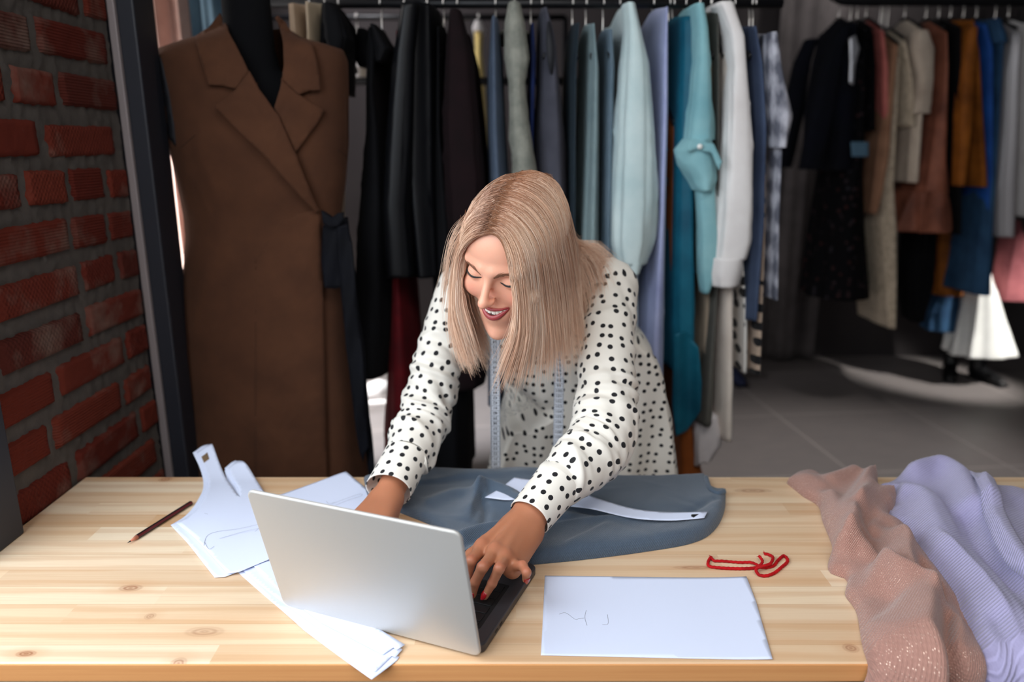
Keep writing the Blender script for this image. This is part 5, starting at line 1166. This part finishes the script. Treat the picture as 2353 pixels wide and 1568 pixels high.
item('mint_cardigan', 'pale mint knit cardigan with a full sleeve gathered at the wrist', 'cardigan', F('mint_wool', lin(206, 222, 222), lin(184, 206, 208), .95, 380, .9), [(14, 1438, 1458), (150, 1440, 1476), (400, 1432, 1480), (800, 1432, 1478)], sleeve=[(4, 1436, 1464), (70, 1440, 1480), (140, 1434, 1496), (300, 1424, 1506), (450, 1416, 1508), (560, 1413, 1503), (612, 1424, 1486)], cuff=[(606, 1430, 1482), (632, 1434, 1476)], seed=16, folds=4, sf=4, sa=.24)
item('lavender_blouse', 'lavender blouse with a narrow dark opening beside the teal dress', 'blouse', F('lavender_silk', lin(172, 178, 214), lin(148, 154, 194), .6), [(16, 1524, 1542), (100, 1516, 1546), (250, 1514, 1546), (500, 1506, 1540), (800, 1480, 1538), (1010, 1482, 1530)], seed=17, folds=4, amp=.2)
def hem_corner(g, Yf):
    mk('trailing_corner', *panel([(1548, 770), (1576, 762), (1604, 800), (1613, 880), (1610, 944), (1578, 992), (1552, 1004), (1544, 930)], lambda a, b: Yf - .012 + .00012 * (b - 820) + .008 * math.sin(a * .12), -.004), bpy.data.materials['teal_satin'], g)
item('teal_dress', 'long dark teal dress with a trailing pointed corner', 'dress', F('teal_satin', lin(22, 98, 120), lin(12, 72, 94), .5), [(36, 1566, 1600), (150, 1564, 1602), (300, 1556, 1604), (500, 1552, 1606), (700, 1546, 1608), (860, 1544, 1612)], seed=18, folds=5, amp=.2, extra=hem_corner)
def rolled(g, Yf):
    m_ = bpy.data.materials['aqua_cotton']
    v, f = hang_tube([(318, 1584, 1646), (345, 1562, 1652), (380, 1570, 1658), (412, 1592, 1656), (440, 1604, 1644)], Yf - .060, .13, 71, 2, .10, n=44, m=24, neck=False, pw=2.0); mk('rolled_cuff', v, f, m_, g)
    mk('tab', *panel([(1584, 322), (1640, 330), (1660, 372), (1652, 392), (1636, 352), (1600, 344), (1578, 350)], lambda a, b: Yf - .068, -.004), m_, g)
    mk('button', *sweep([P(1608, 337, Y=Yf - .075), P(1608, 337, Y=Yf - .071)], .0065, None, 18), plain('pearl_button', lin(236, 236, 232), .2), g)
    mk('sleeve_tail', *hang_tube([(430, 1604, 1648), (540, 1610, 1652), (640, 1612, 1648), (676, 1616, 1634)], Yf - .03, .06, 72, 2, .1, n=36, m=24, neck=False), m_, g)
item('aqua_shirt', 'light aqua shirt with a rolled sleeve buttoned by a tab', 'shirt', F('aqua_cotton', lin(140, 186, 192), lin(116, 166, 176), .7), [(12, 1604, 1624), (100, 1608, 1630), (320, 1612, 1634), (640, 1614, 1634)], sleeve=[(6, 1596, 1624), (60, 1600, 1634), (140, 1600, 1640), (230, 1592, 1644), (322, 1582, 1648)], seed=19, collar=True, extra=rolled)
item('olive_grey_dress', 'dark olive grey dress behind the white shirt sleeve', 'dress', F('olive_grey', lin(92, 90, 84), lin(76, 74, 70), .9), [(26, 1640, 1656), (150, 1640, 1660), (300, 1640, 1660), (640, 1638, 1658), (980, 1600, 1650)], seed=20)
CREAM = F('cream_crepe', lin(226, 214, 202), lin(206, 192, 180), .75)
item('cream_trousers', 'long cream wide trousers hanging below the white shirt', 'trousers', CREAM, [(120, 1662, 1680), (400, 1660, 1690), (640, 1652, 1698), (800, 1652, 1698), (1016, 1652, 1693)], seed=21, folds=4, amp=.12)
def laceh(g, Yf):
    mk('lace_hem', *hang_tube([(960, 1602, 1664), (1000, 1590, 1676), (1030, 1588, 1672), (1064, 1596, 1642)], Yf - .01, .30, 75, 7, .25, n=60, m=20, neck=False, hem=.03), F('white_lace', lin(222, 216, 216), lin(196, 188, 188), .9, 300, .8), g)
item('lace_hem_dress', 'taupe dress ending in a white lace hem below the cream trousers', 'dress', F('taupe_crepe', lin(158, 142, 124), lin(138, 122, 106), .85), [(130, 1628, 1640), (500, 1624, 1644), (800, 1604, 1648), (980, 1600, 1648)], seed=22, dep=.34, extra=laceh)
WHT = F('white_cotton', lin(234, 230, 228), lin(220, 214, 212), .75)
item('white_shirt', 'white shirt with a long full sleeve closed by a wide cuff', 'shirt', WHT, [(4, 1664, 1690), (80, 1676, 1704), (300, 1690, 1716), (640, 1690, 1712)], sleeve=[(2, 1650, 1694), (40, 1664, 1706), (80, 1676, 1720), (150, 1682, 1724), (300, 1672, 1736), (450, 1660, 1742), (560, 1648, 1738), (600, 1642, 1726)], cuff=[(596, 1638, 1722), (634, 1634, 1714), (662, 1640, 1704)], seed=23, collar=True, folds=3)
item('navy_jacket', 'navy blue jacket hanging between the white and the plaid shirt', 'jacket', F('navy_wool', lin(66, 78, 102), lin(48, 58, 80), .85), [(60, 1722, 1744), (150, 1728, 1764), (300, 1736, 1772), (500, 1728, 1768), (738, 1712, 1752)], seed=24, collar=True, folds=6)
t = NT('plaid_cloth'); v = t.coord('Object'); x, y, z = t.sep(v); pw_ = t.math('ADD', t.math('MULTIPLY', t.math('SINE', t.math('MULTIPLY', t.math('ADD', z, t.math('MULTIPLY', x, .6)), 95.0)), .16), t.math('MULTIPLY', t.math('SINE', t.math('MULTIPLY', t.math('SUBTRACT', x, y), 120.0)), .16))
t.P(Base__Color=t.mix(t.ramp(t.math('ADD', pw_, t.noise(t.map(v, (1, 1, .45)), 46, 4)), [(.3, (0, 0, 0)), (.75, (1, 1, 1))]), lin(84, 86, 98), lin(182, 182, 192)), Roughness=.85); PLAID = t.m
item('plaid_shirt', 'grey and white plaid shirt last on the rack beyond the navy jacket', 'shirt', PLAID, [(78, 1778, 1790), (200, 1776, 1802), (350, 1776, 1806), (500, 1770, 1800), (690, 1768, 1796)], sleeve=[(72, 1772, 1790), (150, 1770, 1804), (230, 1776, 1820), (262, 1780, 1826), (340, 1784, 1814)], seed=25)
def dotmat(n, g_, cell): return polka_material(n, g_, cell=cell, rad=.30)
def uvize(g):
    for c_ in g.children:
        if c_.name.startswith('body'):
            m_ = c_.data; u_ = m_.uv_layers.new(name='UVMap')
            for l in m_.loops: q = m_.vertices[l.vertex_index].co; u_.data[l.index].uv = (q.x * 1.0 + q.y * .7, q.z)
g1 = item('dotted_white_dress', 'white dress with large black dots showing its hem below the navy jacket', 'dress', dotmat('white_large_dots', lin(226, 222, 216), .042), [(140, 1700, 1712), (600, 1700, 1714), (730, 1700, 1730), (858, 1700, 1728)], seed=26, dep=.34); uvize(g1)
g2 = item('dotted_tan_dress', 'tan dress with large black dots under the plaid shirt', 'dress', dotmat('tan_large_dots', lin(182, 160, 142), .042), [(140, 1756, 1766), (560, 1746, 1762), (740, 1732, 1760), (862, 1722, 1758)], seed=27, dep=.34); uvize(g2)
item('rust_dress', 'long rust brown dress whose hem shows beside the dotted skirt at table height', 'dress', F('rust_cotton', lin(150, 82, 34), lin(116, 60, 24), .85), [(300, 1546, 1552), (700, 1540, 1550), (960, 1556, 1592), (1080, 1560, 1618), (1160, 1560, 1640)], seed=28, dep=.30)

# ---- wall rail at the far right with its own clothes
YW = 4.15; ZW = P(1176, 2, Y=YW)[2]
wr = thing('wall_rail', 'black rail with curved end hung before the far wall, full of clothes', 'clothes rail', (P(2150, 4, Y=YW)[0], YW, ZW))
xa, xb = P(1925, 4, Y=YW)[0], P(2480, 4, Y=YW)[0]
mk('rail', *sweep(spline([(xa - .03, YW, 3.30), (xa - .03, YW, 2.9), (xa - .03, YW, ZW + .10), (xa, YW, ZW + .015), (xa + .10, YW, ZW), (xa + .4, YW, ZW), (xb, YW, ZW)], 140), .026, None, 16, up=(0, 1, 0)), RAILM, wr)
mk('suspension_rod', *sweep([(xb - .02, YW, ZW), (xb - .02, YW, 3.30)], .018, None, 12), RAILM, wr)
def ritem(*a, **k): return rack_item(*a, YW, ZW, **{'dep': .42, **k})
NAVY = F('navy_coat_wool', lin(11, 14, 27), lin(8, 10, 18), .9, sheen=.06)
def trim_navy(g, Yf):
    mk('beaded_trim', *panel([(1952, 88), (1966, 80), (1976, 110), (1966, 150), (1962, 196), (1952, 190), (1954, 140)], lambda a, b: Yf - .05, -.01, 6), plain('silver_beads', lin(190, 190, 196), .3, .6), g)
    mk('pocket', *panel([(1956, 326), (1996, 326), (1996, 360), (1958, 360)], lambda a, b: Yf - .055, -.008), F('pale_blue_pocket', lin(92, 124, 146)), g)
ritem('navy_coat', 'navy coat with a silver beaded edge at the end of the wall rail', 'coat', NAVY, [(54, 1950, 1980), (120, 1926, 1990), (250, 1900, 1992), (392, 1890, 1990)], sleeve=[(60, 1934, 1962), (120, 1904, 1944), (250, 1872, 1924), (390, 1846, 1892)], seed=101, extra=trim_navy)
t = NT('dark_floral'); v = t.coord('Object'); vo = t.a('TexVoronoi', Vector=v, Scale=26.0); t.P(Base__Color=t.mix(t.math('LESS_THAN', vo.outputs['Distance'], .26), lin(7, 7, 11), t.mix(t.sep(vo.outputs['Color'])[0], lin(58, 32, 30), lin(46, 45, 52))), Roughness=.9, Specular__IOR__Level=.15); FLORAL = t.m
ritem('floral_dress', 'long black floral dress below the navy coat', 'dress', FLORAL, [(80, 1986, 1996), (300, 1960, 2000), (400, 1936, 2000), (540, 1908, 2004), (692, 1886, 2014)], seed=102, folds=8)
ritem('printed_blouse', 'small dark printed blouse between the navy coat and a rose blouse', 'blouse', FLORAL, [(76, 2000, 2014), (150, 1998, 2022), (300, 1996, 2020)], seed=103)
ritem('rose_blouse', 'rose pink blouse with a narrow sleeve on the wall rail', 'blouse', F('rose_silk', lin(196, 112, 104), lin(160, 84, 80), .6), [(72, 2024, 2034), (150, 2030, 2046), (272, 2032, 2046)], seed=104)
ritem('brown_cardigan', 'long tan brown cardigan behind the rose blouse', 'cardigan', F('tan_wool', lin(166, 124, 98), lin(136, 98, 76)), [(104, 2048, 2072), (200, 2038, 2064), (350, 2018, 2058), (440, 2008, 2040), (492, 2002, 2022)], seed=105)
LACE = F('cream_lace', lin(206, 190, 168), lin(166, 150, 130), .9, 160, 1.2, 40)
ritem('cream_blouse', 'cream frilled blouse beside the tan cardigan', 'blouse', LACE, [(96, 2070, 2088), (180, 2080, 2108), (290, 2078, 2116)], seed=106)
ritem('cream_lace_dress', 'long narrow cream lace dress hanging lowest on the wall rail', 'dress', LACE, [(110, 2062, 2070), (420, 2030, 2064), (520, 2020, 2076), (640, 2030, 2074), (756, 2040, 2066)], seed=107, folds=7)
ritem('puff_sleeve_shirt', 'cream shirt with a puffed sleeve next to the copper dress', 'shirt', F('cream_cotton', lin(212, 196, 178), lin(180, 162, 146)), [(72, 2112, 2132), (150, 2104, 2140), (420, 2088, 2118)], sleeve=[(68, 2110, 2140), (110, 2104, 2156), (180, 2118, 2152), (260, 2108, 2144)], seed=108)
COP = F('copper_satin', lin(160, 98, 76), lin(112, 66, 52), .5)
def peplum(g, Yf): mk('pleated_frill', *hang_tube([(440, 2112, 2200), (490, 2100, 2204), (536, 2092, 2206)], Yf - .02, .44, 141, 9, .5, n=90, m=20, neck=False), COP, g)
ritem('copper_dress', 'copper satin dress with a flared pleated frill', 'dress', COP, [(74, 2166, 2180), (150, 2162, 2186), (300, 2144, 2190), (445, 2116, 2198)], seed=109, extra=peplum)
ritem('slim_black_dress', 'slim black dress between the copper and the mustard dress', 'dress', BLK, [(62, 2198, 2212), (300, 2198, 2214), (500, 2196, 2216), (540, 2196, 2216)], seed=110)
MUS = F('mustard_crepe', lin(160, 92, 30), lin(104, 56, 16), .7)
ritem('mustard_dress', 'mustard dress with hanging sleeve ties on the wall rail', 'dress', MUS, [(46, 2228, 2244), (120, 2232, 2264), (250, 2240, 2270), (430, 2246, 2284)], sleeve=[(60, 2232, 2252), (160, 2216, 2246), (300, 2210, 2238), (428, 2206, 2222)], seed=111)
ritem('cobalt_blouse', 'bright cobalt blue blouse beside the mustard dress', 'blouse', F('cobalt_silk', lin(40, 92, 176), lin(28, 64, 130), .6), [(56, 2258, 2274), (110, 2268, 2290), (300, 2272, 2288), (500, 2270, 2286)], seed=112)
ritem('denim_dress', 'long denim blue dress between the cobalt blouse and a silver top', 'dress', F('denim_blue', lin(52, 88, 122), lin(36, 62, 92), .85), [(44, 2290, 2308), (100, 2298, 2312), (300, 2288, 2300), (680, 2242, 2292)], sleeve=[(42, 2284, 2306), (70, 2292, 2316), (96, 2300, 2320)], seed=113)
ritem('silver_top', 'silver grey shimmering top near the picture edge on the wall rail', 'top', plain('silver_lurex', lin(176, 172, 174), .45, .3), [(74, 2330, 2350), (160, 2312, 2356), (300, 2304, 2354), (430, 2292, 2350), (546, 2294, 2344)], seed=114, folds=7)
ritem('white_lace_top', 'white lace top beyond the silver grey top', 'top', WHT, [(58, 2366, 2382), (150, 2358, 2386), (300, 2362, 2390), (500, 2360, 2390)], seed=115)
ritem('black_skirt', 'black pointed skirt below the copper frill', 'skirt', BLK, [(500, 2110, 2160), (540, 2098, 2164), (650, 2092, 2160), (742, 2104, 2130)], seed=116, hang=False, dep=.2, front=4.22)
ritem('ochre_skirt', 'dark ochre skirt beside the black pointed skirt', 'skirt', MUS, [(500, 2166, 2216), (600, 2162, 2222), (682, 2160, 2222)], seed=117, hang=False, dep=.2, front=4.22)
ritem('pink_knit_dress', 'dusky pink knitted dress low at the end of the wall rail', 'dress', F('dusky_pink_knit', lin(170, 100, 104), lin(126, 70, 76), .95, 120, 1.0), [(540, 2336, 2364), (620, 2322, 2380), (694, 2312, 2384)], seed=118, dep=.2, front=4.3, hang=False)
for nm, parent_y in (('black_skirt', 0), ('ochre_skirt', 0), ('pink_knit_dress', 0)):
    o_ = bpy.data.objects[nm]; zt = o_.location.z + .9
    q = [(o_.location.x, YW + .07, ZW - .03), (o_.location.x, YW + .07, o_.location.z + .3)]
    mk('hanging_loop', *sweep(q, .003, None, 8), HANGM, o_)
YG = 4.42
rack_item('white_gown', 'white gown in bright sunlight reaching the floor under the wall rail', 'gown', F('white_gown_satin', lin(240, 240, 236), lin(226, 226, 222), .7), [(598, 2262, 2278), (680, 2240, 2308), (760, 2228, 2330), (826, 2216, 2346)], YG + .0, ZW, dep=.30, seed=119, folds=8, amp=.3, hang=False)
mk('hanging_loop', *sweep([(P(2270, 600, Y=YG - .15)[0], YW + .12, ZW - .03), (P(2270, 600, Y=YG - .15)[0], YG, P(2270, 600, Y=YG)[2])], .003, None, 8), HANGM, bpy.data.objects['white_gown'])
# ---- boots on the floor
def boot(label, mat, px0, pyf, h, L, ang, group=None, heel=.02):
    p = P(px0, pyf, Z=0.0); g = thing('boot', label, 'boot', (p[0], p[1], 0), group); c_, s_ = math.cos(ang), math.sin(ang); R_ = A([[c_, -s_, 0], [s_, c_, 0], [0, 0, 1.]])
    sh = [(0, .02, .055), (0, .025, .11), (0, .03, h * .55), (0, .03, h)]; v, f = sweep(spline(sh, 24), np.interp(np.linspace(0, 1, 24), [0, .3, .7, 1], [.045, .042, .055, .058]), np.interp(np.linspace(0, 1, 24), [0, .3, .7, 1], [.055, .046, .060, .062]), 28, up=(0, 1, 0)); mk('shaft', A(v) @ R_.T + A([p[0], p[1], 0]), f, mat, g)
    v, f = sweep(spline([(0, .06, .045), (0, .02, .050), (0, -.08, .036), (0, -.15, .026), (0, -.185, .022)], 24), np.interp(np.linspace(0, 1, 24), [0, .25, .7, .92, 1], [.030, .040, .042, .032, .012]), np.interp(np.linspace(0, 1, 24), [0, .25, .7, .92, 1], [.040, .046, .030, .022, .010]), 28, up=(0, 0, 1)); mk('foot', A(v) @ R_.T + A([p[0], p[1], 0]), f, mat, g)
    v, f = box((0, -.06, .006), (.075, .25, .012), .005); mk('sole', A(v) @ R_.T + A([p[0], p[1], 0]), f, RAILM, g)
NB_ = plain('navy_suede', lin(26, 34, 66), .8); BB = plain('black_leather', lin(14, 14, 16), .4)
boot('dark blue ankle boot under the floral dress, nearer the rack', NB_, 1622, 868, .22, .2, .35); boot('dark blue ankle boot under the cream lace dress', NB_, 1678, 872, .22, .2, .15)
bpy.data.objects['boot'].location.z = 0
boot('tall black boot standing beside the sunlit gown', BB, 2248, 872, .44, .2, .3); boot('tall black boot under the ochre skirt', BB, 2180, 862, .40, .2, -.5)
rack_item('teal_denim_skirt', 'blue denim skirt hanging low above the black boots', 'skirt', bpy.data.materials['denim_blue'], [(680, 2168, 2216), (720, 2150, 2218), (764, 2144, 2216)], 4.5, ZW, dep=.2, seed=121, hang=False)
mk('hanging_loop', *sweep([(bpy.data.objects['teal_denim_skirt'].location.x, YW + .05, ZW - .03), (bpy.data.objects['teal_denim_skirt'].location.x, 4.5, P(2190, 680, Y=4.5)[2])], .003, None, 8), HANGM, bpy.data.objects['teal_denim_skirt'])

# ---- second rack far behind, seen in the gaps
Y2 = 3.6; Z2 = P(850, 187, Y=Y2)[2]
r2 = thing('clothes_rack', 'second black rack seen through the gaps beyond the crowded rack', 'clothes rack', (-.4, Y2, 0)); xa2, xb2 = P(560, 187, Y=Y2)[0], P(1330, 187, Y=Y2)[0]
mk('rail', *sweep([(xa2, Y2, Z2), (xb2, Y2, Z2)], .018, None, 14), RAILM, r2)
for x in (xa2 + .02, xb2 - .02):
    mk('upright', *sweep([(x, Y2, .03), (x, Y2, Z2)], .014, None, 14), RAILM, r2); mk('foot_bar', *sweep([(x, Y2 - .25, .018), (x, Y2 + .25, .018)], .014, None, 12), RAILM, r2)
r3 = thing('clothes_rack', 'tall far rail holding a pale yellow garment above the second rack', 'clothes rack', (0, 4.3, 0)); Z3 = P(900, 40, Y=4.3)[2]
xa3, xb3 = P(620, 40, Y=4.3)[0], P(1300, 40, Y=4.3)[0]
mk('rail', *sweep([(xa3, 4.3, Z3), (xb3, 4.3, Z3)], .015, None, 14), RAILM, r3)
for x in (xa3, xb3): mk('upright', *sweep([(x, 4.3, .0), (x, 4.3, Z3)], .014, None, 14), RAILM, r3)
YEL = F('pale_yellow', lin(240, 214, 140), lin(228, 196, 120), .7)
def ycap(g, Yf): mk('collar_band', *hang_tube([(46, 1088, 1108), (58, 1084, 1112), (70, 1086, 1110)], Yf - .02, .24, 151, 2, .05, n=40, m=10, neck=False), WHT, g)
rack_item('yellow_dress', 'pale yellow dress with a white collar seen in the gap past the burgundy jacket', 'dress', YEL, [(62, 1088, 1108), (110, 1090, 1106), (180, 1080, 1112), (250, 1084, 1114), (330, 1086, 1118), (500, 1080, 1120)], 4.3, Z3, dep=.22, seed=122, extra=ycap)
rack_item('white_cap_dress', 'white garment glimpsed between the camel coat and the black dress', 'dress', WHT, [(118, 806, 822), (140, 797, 830), (175, 795, 832), (186, 797, 828)], 4.3, Z3, dep=.22, seed=123)
rack_item('orange_red_scarf_dress', 'orange and red dress low in the gap beyond the black dress', 'dress', F('orange_red', lin(206, 66, 34), lin(206, 130, 60), .8, 200, .4, 12, 1.0), [(235, 868, 880), (280, 862, 888), (420, 858, 890)], Y2, Z2, dep=.3, seed=124)
sh = P(852, 925, Z=0.0)
shoe = thing('sneaker', 'white sneaker on the sunlit floor beyond the black dress', 'shoe', (sh[0], sh[1], 0))
mk('upper', *sweep(spline([sh + A([.10, .02, .07]), sh + A([.04, 0, .075]), sh + A([-.06, -.02, .05]), sh + A([-.14, -.03, .035])], 24), np.interp(np.linspace(0, 1, 24), [0, .2, .7, 1], [.03, .045, .045, .02]), np.interp(np.linspace(0, 1, 24), [0, .2, .7, 1], [.045, .06, .035, .018]), 24), WHT, shoe)
mk('sole', *box(sh + A([-.02, -.005, .012]), (.28, .09, .024), .01, 3), WHT, shoe)
# ---- pale pink curtain past the door frame
PINKC = F('pink_curtain_cloth', lin(206, 172, 160), lin(186, 150, 138), .9)
x_ = np.linspace(P(300, 300, Y=2.9)[0], P(462, 300, Y=2.9)[0], 120); zc_ = np.linspace(.02, 3.2, 40)
rows = [[(x, 2.9 + .030 * math.sin(x * 70) + .012 * math.sin(x * 151 + z), z) for x in x_] for z in zc_]
mk_ = mk('curtain', *solid(*loft(rows, wrap=False), .004), PINKC, loc=(-1.2, 2.9, 0)); tag(mk_, 'pale pink curtain between the dark door frame and the camel coat', 'curtain')
TEALC = F('blue_grey_curtain', lin(112, 138, 154), lin(84, 108, 126), .9); x_ = np.linspace(P(464, 300, Y=2.9)[0], P(560, 300, Y=2.9)[0], 80)
rows = [[(x, 2.9 + .026 * math.sin(x * 60 + 1) + .010 * math.sin(x * 133 + z), z) for x in x_] for z in zc_]
mk_ = mk('curtain', *solid(*loft(rows, wrap=False), .004), TEALC, loc=(-.95, 2.9, 0)); tag(mk_, 'blue grey curtain beside the pale pink one behind the coat collar', 'curtain')
# grey curtain in front of the far wall
GRYC = F('grey_curtain_cloth', lin(98, 92, 92), lin(82, 77, 77), .9); x_ = np.linspace(P(1775, 300, Y=4.9)[0], P(1930, 300, Y=4.9)[0], 110)
rows = [[(x, 4.95 + .035 * math.sin(x * 26) + .012 * math.sin(x * 61 + z), z) for x in x_] for z in zc_]
mk_ = mk('curtain', *solid(*loft(rows, wrap=False), .004), GRYC, loc=(2.0, 4.95, 0)); tag(mk_, 'plain grey curtain against the far wall beside the navy coat', 'curtain')
